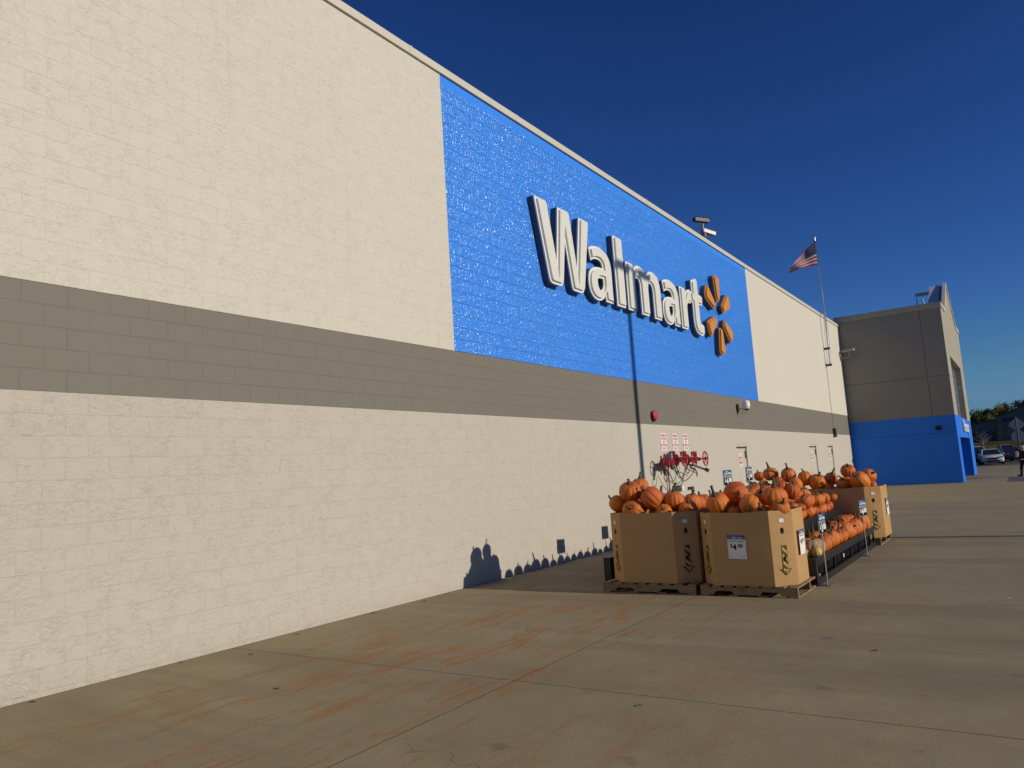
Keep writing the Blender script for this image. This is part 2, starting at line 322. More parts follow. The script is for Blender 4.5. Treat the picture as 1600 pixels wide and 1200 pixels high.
def outline_mesh(name, contours, origin, right, up, depth0, depth1, mat, parent, offset=0.0):
    """fill closed 2D contours (holes by even-odd) and extrude between depth0 and depth1 along the normal"""
    cu = bpy.data.curves.new(name, 'CURVE'); cu.dimensions = '2D'; cu.fill_mode = 'BOTH'; cu.extrude = (depth1 - depth0) / 2; cu.offset = offset
    for ct in contours:
        sp = cu.splines.new('POLY'); sp.points.add(len(ct) - 1); sp.use_cyclic_u = True
        for p, q in zip(sp.points, ct): p.co = (q[0], q[1], 0, 1)
    tmp = bpy.data.objects.new(name + '_c', cu); COL.objects.link(tmp)
    dg = bpy.context.evaluated_depsgraph_get(); me = bpy.data.meshes.new_from_object(tmp.evaluated_get(dg)); bpy.data.objects.remove(tmp)
    R = Vector(right); U = Vector(up); N = R.cross(U); O = Vector(origin)
    for v in me.vertices: c = v.co.copy(); v.co = O + R * c.x + U * c.y + N * (c.z + (depth0 + depth1) / 2)
    me.materials.clear(); me.materials.append(mat)
    for p in me.polygons: p.use_smooth = False; p.material_index = 0
    me.name = name; o = bpy.data.objects.new(name, me); COL.objects.link(o)
    if parent: o.parent = parent
    return o
def path(cmds, n=7):
    out = []
    for c in cmds:
        if c[0] in 'ML': out.append((c[1], c[2]))
        else:
            x0, y0 = out[-1]; _, x1, y1, x2, y2, x3, y3 = c
            for i in range(1, n + 1):
                t = i / n; a = (1 - t) ** 3; b = 3 * t * (1 - t) ** 2; d = 3 * t * t * (1 - t); e = t ** 3
                out.append((a * x0 + b * x1 + d * x2 + e * x3, a * y0 + b * y1 + d * y2 + e * y3))
    return out
# ================================================================== THE SETTING
g = MB(); g.box((-400, -200, -0.6), (400, 132, -0.006)); tag(g.build('ground', M_asph), kind='structure')
g = MB(); g.box((-0.6, -30, -0.3), (40, 75.2, 0.0)); tag(g.build('pavement', M_conc), kind='structure')
g = MB(); g.box((6.58, 41.1, -0.1), (30, 47.3, 0.004)); tag(g.build('asphalt_drive', M_darkasph), kind='structure')
g = MB(); g.box((4.3, 75.2, -0.1), (40, 75.7, 0.03)); tag(g.build('kerb', M_paint_y), kind='structure')
def grass_mat():
    m = NT('dry_grass'); v = m.obj(); a = m.noise(v, 0.25, 5, 0.65)
    m.base(m.ramp(a, [(0.3, (0.035, 0.04, 0.012)), (0.5, (0.11, 0.095, 0.035)), (0.7, (0.19, 0.15, 0.065))])); m.rough(0.95, 0.1); m.bump(m.noise(v, 4, 6, .7), 0.2); return m.m
M_grass = grass_mat()
g = MB(); N = 40; prof = [(126, -0.3), (130, 0.05), (137, 1.25), (144, 2.2), (150, 2.42), (420, 3.0)]
vs = [(-300 + 700 * i / N, y, z + (noise.noise(Vector((i * .7, y * .1, 0))) * 0.25 if 130 < y < 150 else 0)) for y, z in prof for i in range(N + 1)]
g.add(vs, [(r * (N + 1) + i, r * (N + 1) + i + 1, (r + 1) * (N + 1) + i + 1, (r + 1) * (N + 1) + i) for r in range(len(prof) - 1) for i in range(N)], 0, True)
tag(g.build('grass_bank', M_grass), kind='structure')
# ---------------------------------------------------------------- the store
def holed(mb, u0, u1, z0, z1, holes, plane, depth, mi=0, axis=0, jd=0.12, thick=0.25, skip=()):
    """wall in plane axis=const with rectangular holes (u0,u1,z0,z1) and jambs going in by jd; u runs along the other horizontal axis"""
    us = sorted({u0, u1, *[h[0] for h in holes], *[h[1] for h in holes]}); zs = sorted({z0, z1, *[h[2] for h in holes], *[h[3] for h in holes]})
    def P(d, u, z): return (plane - d, u, z) if axis == 0 else (u, plane + d, z)
    for a, b in zip(us, us[1:]):
        for c, d in zip(zs, zs[1:]):
            if any(h[0] <= a and b <= h[1] and h[2] <= c and d <= h[3] for h in holes): continue
            mb.add([P(0, a, c), P(0, b, c), P(0, b, d), P(0, a, d)], [(0, 1, 2, 3) if axis == 0 else (0, 1, 2, 3)], mi)
    for h in holes:
        a, b, c, d = h
        for qi, q in enumerate((((a, c), (a, d)), ((b, d), (b, c)), ((a, d), (b, d)), ((b, c), (a, c)))):
            if qi in skip: continue
            (p1, r1), (p2, r2) = q
            mb.add([P(0, p1, r1), P(0, p2, r2), P(jd, p2, r2), P(jd, p1, r1)], [(0, 1, 2, 3)], mi)
store = tag(empty('store_building', (0, 20, 0)), 'long cream painted block store with a grey band and a bright blue panel', 'building')
store_off = Vector((0, 20, 0))
def part(o, parent):
    """keep world coordinates when parenting to an Empty that is not at the origin"""
    bpy.context.view_layer.update()
    o.parent = parent; o.matrix_parent_inverse = parent.matrix_world.inverted(); return o
YA, YE = -14.0, 43.38
ZB, ZT, ZC0, ZC1 = 2.6886, 3.7046, 8.41, 8.56
BY0, BY1 = 9.43, 26.30
DOORS = [(23.35, 24.38, 0.0, 2.22), (33.05, 34.3, 0.0, 2.22), (36.65, 37.7, 0.0, 2.22)]
mb = MB(); holed(mb, YA, YE, -0.05, ZB, [(a, b, -0.05, d) for a, b, c, d in DOORS], 0.0, 0, 0, 0, 0.05)
mb.add([(-0.3, YA, ZB), (0, YA, ZB), (0, YE, ZB), (-0.3, YE, ZB)], [(0, 1, 2, 3)])
mb.add([(0, YE, 0), (-0.3, YE, 0), (-0.3, YE, ZB), (0, YE, ZB)], [(0, 1, 2, 3)])
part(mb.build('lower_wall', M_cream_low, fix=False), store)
mb = MB(); mb.box((-0.3, YA, ZB + 0.0005), (-0.006, YE - 0.001, ZT)); part(mb.build('grey_band', M_band), store)
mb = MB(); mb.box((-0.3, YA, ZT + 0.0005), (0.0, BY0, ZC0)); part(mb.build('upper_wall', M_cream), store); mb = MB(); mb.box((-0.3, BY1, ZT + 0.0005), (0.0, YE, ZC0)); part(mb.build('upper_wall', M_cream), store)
mb = MB(); mb.box((-0.3, BY0 + 0.0005, ZT + 0.0005), (0.0, BY1 - 0.0005, ZC0 - 0.16))
mb.box((-0.3, BY0 + 0.0005, ZC0 - 0.1595), (-0.004, BY1 - 0.0005, ZC0), 1); part(mb.build('blue_wall_panel', [M_blue, M_bluesm]), store)
mb = MB(); mb.box((-0.45, YA, ZC0 + 0.02), (0.035, YE + 0.03, ZC1)); mb.box((-0.40, YA, ZC0 + 0.001), (-0.03, YE, ZC0 + 0.02), 1)
for i in range(18):   # seams of the coping lengths
    y = YA + 1.3 + i * 3.05
    if y < YE: mb.box((-0.46, y, ZC0 + 0.018), (0.039, y + 0.06, ZC1 + 0.004))
part(mb.build('coping', [M_cope, M_dark]), store)
mb = MB(); mb.box((-40, YA, 7.7), (-0.3, YE, 7.9)); mb.box((-40, YA, 0), (-39.7, YE, 8.4)); mb.box((-39.7, YA, 0), (-0.3, YA + 0.3, 8.3)); mb.box((-39.7, YE - 0.3, 0), (-0.3, YE, 8.3)); part(mb.build('roof', M_roof), store)
def door(a, b, top, lab):
    mb = MB(); mb.box((-0.10, a + .004, 0.01), (-0.045, b - .004, top - 0.10)); mb.box((-0.10, a, top - 0.085), (-0.012, b, top - .002))
    d = part(mb.build('door', M_cream_low), store); d['label'] = lab
    mb = MB(); mb.box((-0.045, a - .0, top - 0.115), (0.02, b, top - 0.088)); o = mb.build('soffit_shade_strip', M_dark); fixp(o, d)  # dark strip stands for the shaded soffit and gap above the leaf
    mb = MB(); mb.box((-0.044, b - 0.12, top - 0.45), (-0.02, b - 0.05, top - 0.22)); o = mb.build('door_closer', M_dark); fixp(o, d)
    mb = MB(); mb.tube([(-0.05, a + 0.12, 1.02), (-0.01, a + 0.12, 1.02), (-0.01, a + 0.12, 1.2), (-0.05, a + 0.12, 1.2)], 0.01, 6); o = mb.build('handle', M_alu); fixp(o, d)
    c = (a + b) / 2 - 0.1
    s = MB(); s.box((-0.0430, c - 0.14, 1.50), (-0.0360, c + 0.14, 1.92)); s.box((-0.0360, c - 0.105, 1.60), (-0.0330, c + 0.105, 1.82), 1)
    torus(s, (-0.0320, c - 0.02, 1.71), 0.055, 0.012, (0, 1, 0), (0, 0, 1), 16, 4, 0); s.obox((-0.0320, c - 0.02, 1.71), (0.003, 0, 0), (0, 0.05, -0.05), (0, 0.012, 0.012), 0)
    for k, z in enumerate((1.875, 1.545)):
        for q in (-1, 1): s.box((-0.0360, c + q * 0.045 - 0.03, z - 0.014), (-0.0335, c + q * 0.045 + 0.03, z + 0.014), 1)
    fixp(s.build('door_sign', [M_paper, M_redink]), d)
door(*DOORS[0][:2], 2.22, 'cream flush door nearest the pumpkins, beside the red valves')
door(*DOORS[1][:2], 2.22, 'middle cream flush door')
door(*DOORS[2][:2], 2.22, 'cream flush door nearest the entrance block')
# ---------------------------------------------------------------- the big wall sign
sign = tag(empty('wall_sign', (0, 16.5, 5.33)), 'giant white channel letters reading Walmart with an orange starburst on the blue wall', 'sign')
K = 1.65
def sc(cmds, w, h=1.0): return cmds
st = 0.43   # stem
def letter_W(w=2.17, h=1.65):
    r = .10
    return [path([('M', 0, h), ('L', .43, h), ('L', .70, .42), ('L', .885, h), ('L', 1.31, h), ('L', 1.52, .42), ('L', 1.76, h), ('L', w, h),
                  ('L', 1.80, .12), ('C', 1.77, .03, 1.72, 0, 1.64, 0), ('L', 1.38, 0), ('C', 1.31, 0, 1.28, .04, 1.265, .12), ('L', 1.09, 1.02), ('L', .92, .12), ('C', .90, .03, .86, 0, .78, 0), ('L', .52, 0), ('C', .44, 0, .40, .04, .38, .12)])]
def letter_a(w=1.12, h=1.19):
    outer = path([('M', w, 0.0), ('L', w - .34, 0), ('L', w - .37, .13), ('C', w - .46, .02, w - .6, -.03, w - .72, -.03), ('C', .12, -.03, 0, .14, 0, .34), ('C', 0, .62, .25, .735, w - .42, .735),
                  ('C', w - .42, .86, w - .50, .90, .50, .90), ('C', .38, .90, .26, .87, .17, .81), ('L', .09, 1.08), ('C', .20, 1.15, .37, h, .56, h), ('C', .90, h, w - .02, 1.03, w - .02, .70), ('L', w - .02, .26), ('C', w - .02, .15, w - .01, .07, w, 0)])
    hole = path([('M', w - .42, .50), ('L', w - .42, .38), ('C', w - .44, .27, w - .52, .22, .54, .22), ('C', .45, .22, .39, .27, .39, .355), ('C', .39, .47, .50, .50, w - .42, .50)])
    return [outer, hole]
def letter_l(w=.43, h=1.65): return [path([('M', 0, 0), ('L', w, 0), ('L', w, h), ('L', 0, h)])]
def letter_m(w=1.95, h=1.19):
    return [path([('M', 0, 0), ('L', .43, 0), ('L', .43, .66), ('C', .44, .80, .50, .86, .60, .86), ('C', .71, .86, .755, .79, .755, .66), ('L', .755, 0), ('L', 1.185, 0), ('L', 1.185, .66),
                  ('C', 1.20, .80, 1.25, .86, 1.35, .86), ('C', 1.46, .86, 1.52, .79, 1.52, .64), ('L', 1.52, 0), ('L', w, 0), ('L', w, .68), ('C', w, 1.03, 1.80, h, 1.54, h), ('C', 1.36, h, 1.22, 1.12, 1.12, .99),
                  ('C', 1.05, 1.12, .92, h, .74, h), ('C', .58, h, .47, 1.12, .39, 1.01), ('L', .38, h - .03), ('L', 0, h - .03)])]
def letter_r(w=.82, h=1.19):
    return [path([('M', 0, 0), ('L', .43, 0), ('L', .43, .56), ('C', .44, .72, .56, .80, .72, .80), ('L', w, .80), ('L', w, h), ('C', .66, h, .50, 1.15, .39, .95), ('L', .38, h - .03), ('L', 0, h - .03)])]
def letter_t(w=.86, h=1.58):
    return [path([('M', .12, 1.16), ('L', .12, 1.50), ('L', .55, h + .04), ('L', .55, 1.16), ('L', w, 1.16), ('L', w, .86), ('L', .55, .86), ('L', .55, .45), ('C', .55, .34, .60, .30, .69, .30), ('L', w - .02, .31), ('L', w - .02, 0),
                  ('C', .77, -.03, .66, -.04, .55, -.03), ('C', .25, -.01, .12, .12, .12, .42), ('L', .12, .86), ('L', 0, .86), ('L', 0, 1.16)])]
DEPTH = 0.15
def channel(contours, y, z, name, mface, mtrim, mret):
    o = outline_mesh(name, contours, (0.01, y, z), (0, 1, 0), (0, 0, 1), 0.0, DEPTH - 0.03, mret, None)
    t = outline_mesh('trim', contours, (0.01, y, z), (0, 1, 0), (0, 0, 1), DEPTH - 0.0295, DEPTH, mtrim, None, 0.0)
    f = outline_mesh('face', contours, (0.01, y, z), (0, 1, 0), (0, 0, 1), DEPTH + 0.0005, DEPTH + 0.045, mface, None, -0.055)
    fixp(o, sign); fixp(t, o); fixp(f, o); return o
for L, y in ((letter_W(), 11.95), (letter_a(), 13.97), (letter_l(), 15.30), (letter_m(), 15.89), (letter_a(), 17.97), (letter_r(), 19.24), (letter_t(), 20.08)):
    channel(L, y, 5.33, 'letter', M_face, M_white, M_return)
SC = (22.42, 6.15)
for k in range(6):
    a = math.radians(90 - 60 * k); dx, dy = math.cos(a), math.sin(a); px, py = -dy, dx
    prof = path([('M', .43, -.13), ('L', 1.12, -.25), ('C', 1.22, -.22, 1.24, -.10, 1.24, 0), ('C', 1.24, .10, 1.22, .22, 1.12, .25), ('L', .43, .13), ('C', .40, .06, .40, -.06, .43, -.13)], 5)
    ct = [(dx * u + px * v, dy * u + py * v) for u, v in prof]
    channel([ct], SC[0], SC[1], 'starburst_ray', M_amber, M_amberd, M_return)
# ---------------------------------------------------------------- entrance block
ent = tag(empty('entrance_building', (4.8, 49, 0)), 'grey stucco entrance block with a gabled front and bright blue base beyond the long wall', 'building')
EX, EY0, EY1, EB, ET = 4.80, 42.6, 56.0, 3.30, 8.95
mb = MB()
for (a, b, c, d) in ((-0.10, 3.84, EB + .012, 5.27), (3.86, EX, EB + .012, 5.27), (-0.10, 3.84, 5.29, ET - .32), (3.86, EX, 5.29, ET - .32)):
    mb.box((a, EY0, c), (b, EY0 + 0.06, d))
mb.box((-0.10, EY0 + 0.04, EB), (EX - 0.06, EY0 + 0.3, ET - 0.1)); mb.box((-0.10, EY0 + 0.3, 0), (0.2, EY1, ET - 0.1))
part(mb.build('front_wall', M_stucco), ent)
mb = MB(); mb.box((-0.12, EY0 - 0.02, 0), (EX + 0.0, EY0 + 0.31, 2.46)); mb.box((-0.12, EY0 - 0.012, 2.468), (EX + 0.0, EY0 + 0.31, EB + .01))
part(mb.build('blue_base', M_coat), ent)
mb = MB(); mb.box((-0.18, EY0 - 0.05, ET - 0.31), (EX + 0.03, EY0 + 0.4, ET)); part(mb.build('coping', M_stucco2), ent)
# side wall with the gable, window and door
WN = (44.9, 52.9, EB + .01, 6.45); DR = (44.3, 52.75, -0.02, 2.22)
mb = MB(); holed(mb, EY0 + 0.061, EY1, EB + .012, 5.27, [(WN[0], WN[1], EB + .012, 5.27)], EX, 0, 0, 0, 0.38, skip=(2,))
holed(mb, EY0 + 0.061, EY1, 5.29, 6.45, [(WN[0], WN[1], 5.29, 6.45)], EX, 0, 0, 0, 0.38, skip=(3,))
mb.prism([(EY0 + .061, 6.451), (EY1, 6.451), (EY1, ET), (53.4, ET), (49.1, 10.95), (45.1, ET - 0.1), (EY0 + .061, ET - 0.1)], EX - 0.25, EX, 0)
part(mb.build('side_wall', M_stucco2, fix=False), ent)
mb = MB(); holed(mb, EY0 + 0.312, EY1, -0.02, EB + .01, [DR], EX + 0.003, 0, 0, 0, 1.6)
mb.add([(EX - 1.6, DR[0], 0), (EX - 1.6, DR[1], 0), (EX - 1.6, DR[1], 2.22), (EX - 1.6, DR[0], 2.22)], [(0, 1, 2, 3)])
mb.add([(EX, EY1, 0), (0, EY1, 0), (0, EY1, EB), (EX, EY1, EB)], [(0, 1, 2, 3)])
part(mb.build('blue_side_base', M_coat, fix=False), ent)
def cope(pts, w=0.18):
    m2 = MB()
    for (a, za), (b, zb) in zip(pts, pts[1:]):
        m2.add([(EX - 0.12, a, za), (EX + 0.05, a, za), (EX + 0.05, b, zb), (EX - 0.12, b, zb), (EX - 0.12, a, za + w), (EX + 0.05, a, za + w), (EX + 0.05, b, zb + w), (EX - 0.12, b, zb + w)],
               [(0, 3, 2, 1), (4, 5, 6, 7), (0, 1, 5, 4), (1, 2, 6, 5), (2, 3, 7, 6), (3, 0, 4, 7)])
    return m2
part(cope([(EY0 + 0.42, ET - 0.16), (45.1, ET - 0.16), (49.1, 10.93), (53.35, ET - 0.02), (EY1, ET - 0.02)]).build('gable_coping', M_cope), ent)
mb = MB(); mb.prism([(44.4, 8.2), (49.1, 11.0), (53.6, 8.2)], EX - 0.80, EX - 0.28, 0); part(mb.build('gable_roof', M_lav), ent)
mb = MB(); mb.box((0.0, EY0 + 0.3, 8.0), (EX - 0.25, EY1, 8.15)); part(mb.build('roof', M_roof), ent)
wf = MB(); n = 6
for i in range(n + 1):
    y = WN[0] + (WN[1] - WN[0]) * i / n; wf.box((EX - 0.36, y - 0.03, EB + .02), (EX - 0.28, y + 0.03, 6.43))
for z in (3.36, 4.15, 4.9, 5.65, 6.4): wf.box((EX - 0.355, WN[0], z - 0.03), (EX - 0.285, WN[1], z + 0.03))
wfo = part(wf.build('window', M_alu), ent)
mb = MB(); mb.box((EX - 0.34, WN[0] + .002, EB + .02), (EX - 0.33, WN[1] - .002, 6.44)); fixp(mb.build('pane', M_wglass), wfo)
mb = MB(); mb.box((EX - 1.56, 46.0, 0.0), (EX - 1.5, 51.5, 2.15)); dd = part(mb.build('door', M_glass), ent)
t = text_mesh('pharmacy_lettering', 'Pharmacy', 0.85, (EX + 0.02, 49.7, 2.83), (0, 1, 0), (0, 0, 1), M_white, None, 0.03, width=4.6, bold=0.03); part(t, ent)
# ---------------------------------------------------------------- strip shops far behind
shop = tag(empty('strip_mall', (10, 150, 2.4)), 'long low grey shop building in shade beyond the parking lot', 'building')
Msh = simple('shaded_grey_stucco', (0.16, 0.15, 0.145), 0.9, var=0.1, scale=0.3); Msh2 = simple('tan_masonry', (0.20, 0.15, 0.10), 0.9, var=0.25, scale=2.0)
prof = [(-40, 5.0), (0.3, 5.5), (1.7, 5.7), (4.2, 5.95), (4.201, 6.6), (5.6, 6.75), (6.4, 7.0), (7.4, 7.5), (8.6, 8.1), (10.5, 8.9), (14, 9.4), (20, 9.4), (20.01, 6.6), (60, 6.6)]
mb = MB(); mb.prism([(-40, 0.5)] + [(60, 0.5)] + [p for p in reversed(prof)], 150, 170, 1); part(mb.build('wall', Msh), shop)
mb = MB()
for (a, za), (b, zb) in zip(prof, prof[1:]):
    if b - a > 0.1: mb.add([(a, 149.8, za - .02), (b, 149.8, zb - .02), (b, 150.4, zb - .02), (a, 150.4, za - .02), (a, 149.8, za + .22), (b, 149.8, zb + .22), (b, 150.4, zb + .22), (a, 150.4, za + .22)], [(0, 3, 2, 1), (4, 5, 6, 7), (0, 1, 5, 4), (1, 2, 6, 5), (2, 3, 7, 6), (3, 0, 4, 7)])
part(mb.build('cornice', M_dark), shop)
mb = MB(); mb.box((4.25, 149.7, 2.2), (5.05, 150.0, 6.4)); mb.box((5.051, 149.85, 2.2), (7.4, 150.0, 4.3)); part(mb.build('pier', Msh2), shop)
for (a, b, c, d) in ((1.9, 3.9, 2.6, 4.0), (-2.2, 1.0, 2.6, 3.9), (5.3, 7.0, 2.6, 3.9), (8.2, 11.0, 2.6, 4.2), (12, 15, 2.6, 4.2)):
    mb = MB(); mb.box((a, 149.9, c), (b, 149.98, d)); w_ = part(mb.build('window', M_dark), shop)
    mb = MB(); mb.box((a + .08, 149.86, c + .08), (b - .08, 149.895, d - .08)); fixp(mb.build('pane', M_glass), w_)
mb = MB(); mb.box((2.1, 149.8, 2.45), (2.75, 149.85, 4.0)); part(mb.build('door', simple('pale_door', (0.22, 0.25, 0.30), 0.5)), shop)
mb = MB(); mb.box((-2.5, 149.3, 4.15), (4.1, 150.0, 4.35)); part(mb.build('awning', Msh), shop)
mb = MB()
for (a, w_, h_) in ((5.25, .35, .42), (5.7, .28, .5), (6.05, .4, .36), (6.55, .3, .55)): mb.prism([(a, 5.75), (a + w_, 5.7), (a + w_ * 1.1, 5.75 + h_), (a + .05, 5.72 + h_)], 149.8, 149.95, 1)
part(mb.build('shop_letters', M_dark), shop)
# ---------------------------------------------------------------- trees behind the shops
def leaf_mat(name, c1, c2):
    m = NT(name); v = m.obj(); m.base(m.mix(m.ramp(m.noise(v, 0.9, 3), [(0.35, 0.0), (0.65, 1.0)]), c1, c2)); m.rough(0.8, 0.2); return m.m
LM = [leaf_mat('dark_green_leaves', (0.02, 0.04, 0.012), (0.05, 0.075, 0.02)), leaf_mat('olive_autumn_leaves', (0.09, 0.085, 0.02), (0.17, 0.12, 0.03)), leaf_mat('thin_grey_green_leaves', (0.05, 0.06, 0.03), (0.08, 0.09, 0.04))]
M_bark = simple('bark', (0.09, 0.07, 0.05), 0.9, var=0.3, scale=5)
def tree(x, y, z, H, R, kind, dens, label, name='broadleaf_tree'):
    rd = random.Random(int(x * 13 + y)); root = tag(empty(name, (x, y, z)), label, 'tree', 'trees beyond the shops')
    mb = MB(); limbs = []
    mb.tube([(0, 0, 0), (rd.uniform(-.2, .2), 0, H * .35), (rd.uniform(-.3, .3), rd.uniform(-.2, .2), H * .75)], [0.28, 0.2, 0.08], 7)
    for i in range(9):
        a = rd.uniform(0, 6.28); l = R * rd.uniform(.5, .95); z0 = H * rd.uniform(.3, .6); e = Vector((math.cos(a) * l, math.sin(a) * l, z0 + l * rd.uniform(.4, .9)))
        mb.tube([(0, 0, z0), e * .5 + Vector((0, 0, z0 * .5)), e], [0.10, 0.06, 0.02], 5); limbs.append(e)
    mb.build('trunk', M_bark, root)
    cl = MB(); cen = [e * .8 + Vector((0, 0, H * .15)) for e in limbs] + [Vector((rd.gauss(0, R * .38), rd.gauss(0, R * .38), H * rd.uniform(.45, .92))) for _ in range(26)]
    for c in cen:
        r = R * rd.uniform(.25, .5)
        for i in range(int(150 * dens)):
            d = Vector((rd.gauss(0, 1), rd.gauss(0, 1), rd.gauss(0, .8))).normalized() * r * rd.random() ** .4; p = c + d
            u = Vector((rd.gauss(0, 1), rd.gauss(0, 1), rd.gauss(0, 1))).normalized(); w = u.orthogonal().normalized(); s = rd.uniform(.10, .22)
            cl.add([p - u * s, p + w * s * .7, p + u * s, p - w * s * .7], [(0, 1, 2, 3)])
    cl.build('crown', LM[kind], root, fix=False)
tree(1.0, 182, 2.0, 7.2, 2.9, 0, 1.3, 'dark evergreen tree nearest the blue entrance corner')
tree(2.7, 178, 2.0, 6.0, 1.7, 1, 1.0, 'small yellow-green tree in front of the dark evergreen')
tree(4.2, 184, 2.0, 7.9, 2.4, 1, 0.8, 'tall olive autumn tree in the middle of the row')
tree(-3.5, 186, 2.0, 6.0, 3.0, 0, 1.2, 'dark tree hidden behind the entrance block edge')
tree(7.3, 186, 2.0, 8.8, 2.6, 2, 0.4, 'thin grey-green tree with sky showing through')
tree(10.2, 186, 2.0, 10.6, 2.8, 0, 0.7, 'tallest dark tree at the right edge of the photo')
tree(14.5, 188, 2.0, 9.0, 3.0, 0, 0.9, 'dark tree just past the right edge')
# bare tree on the bank
root = tag(empty('bare_tree', (3.0, 124.5, 0.0)), 'small leafless pale tree on the edge of the parking lot', 'tree'); mb = MB(); rd = random.Random(4)
mb.tube([(0, 0, 0), (-.08, 0, 1.4), (-.2, 0, 2.6), (-.15, 0, 3.4)], [.09, .07, .05, .03], 6); mb.build('trunk', simple('pale_bark', (.28, .24, .2), .9), root)
mb = MB()
for i in range(16):
    a = rd.uniform(0, 6.28); z0 = rd.uniform(1.9, 3.3); l = rd.uniform(.8, 1.7); e = Vector((math.cos(a) * l, math.sin(a) * l * .6, z0 + l * rd.uniform(.2, .8))); mid = Vector((-.15, 0, z0)) * .45 + e * .55
    mb.tube([(-.15, 0, z0), mid, e], [.03, .02, .008], 4)
    for k in range(3): mb.tube([mid, mid + Vector((rd.uniform(-.5, .5), rd.uniform(-.3, .3), rd.uniform(.1, .6)))], [.014, .005], 3)
mb.build('branch', bpy.data.materials['pale_bark'], root)
# ================================================================== THINGS ON THE WALL AND ROOF
def bullet_camera(p, d, parent, name='camera_housing', L=0.42, mat=None, hood=True):
    p = Vector(p); d = Vector(d).normalized(); a = d.cross(Vector((0, 0, 1))).normalized(); b = a.cross(d)
    mb = MB(); mb.obox(p, d * L / 2, a * .075, b * .06)
    if hood: mb.obox(p + b * .075 + d * .05, d * (L / 2 + .03), a * .09, b * .006)
    o = mb.build(name, mat or M_metal, parent); bevel(o, .015)
    mb = MB(); mb.tube([p + d * L / 2, p + d * (L / 2 + .02)], .045, 12); mb.build('lens_window', M_white, o); return o
rc = tag(empty('roof_security_camera', (-0.25, 22.95, ZC1 - 0.15)), 'pair of security cameras on a mast above the coping over the starburst', 'security camera')
mb = MB(); mb.tube([(0, 0, 0), (0, 0, .95)], .035, 8); mb.tube([(-.06, -.14, 0), (-.06, -.14, .45)], .02, 6); mb.obox((0, 0, .48), (.07, 0, 0), (0, .09, 0), (0, 0, .07)); mb.build('mast', M_metal, rc)
bullet_camera((0, -.10, .95), (.55, 1.0, .02), rc, L=.58, mat=M_dark)
bullet_camera((.1, .22, .60), (.6, 1.0, -.22), rc, L=.48, mat=M_metal)
mb = MB(); mb.tube([(0, -.25, .48), (0, -.25, .92)], .012, 5); mb.build('cable', M_dark, rc); mb = MB(); mb.tube([(0, 0, .5), (.1, .25, .56)], .02, 5); mb.build('bracket', M_dark, rc)
rc = tag(empty('roof_security_camera', (4.05, 43.5, 8.7)), 'security camera on the roof edge of the entrance block beside the gable', 'security camera')
mb = MB(); mb.tube([(0, 0, 0), (0, 0, .5), (-.05, 0, .62), (0, 0, .80)], .035, 6); mb.tube([(-.3, 0, 0), (-.3, 0, .75)], .025, 5); mb.build('mast', M_metal, rc)
bullet_camera((-.03, 0, .90), (1, .1, .0), rc, L=.62)
rc = tag(empty('wall_security_camera', (0.02, 42.25, 6.70)), 'grey security camera on a bracket at the far corner of the long wall', 'security camera')
mb = MB(); mb.tube([(-.02, 0, 0), (.42, -.1, 0), (.45, -.1, .25)], .03, 6); mb.obox((0, 0, 0), (.03, 0, 0), (0, .1, 0), (0, 0, .1)); mb.build('bracket', M_metal, rc)
bullet_camera((.40, -.1, .36), (1, -.25, .05), rc, L=.62)
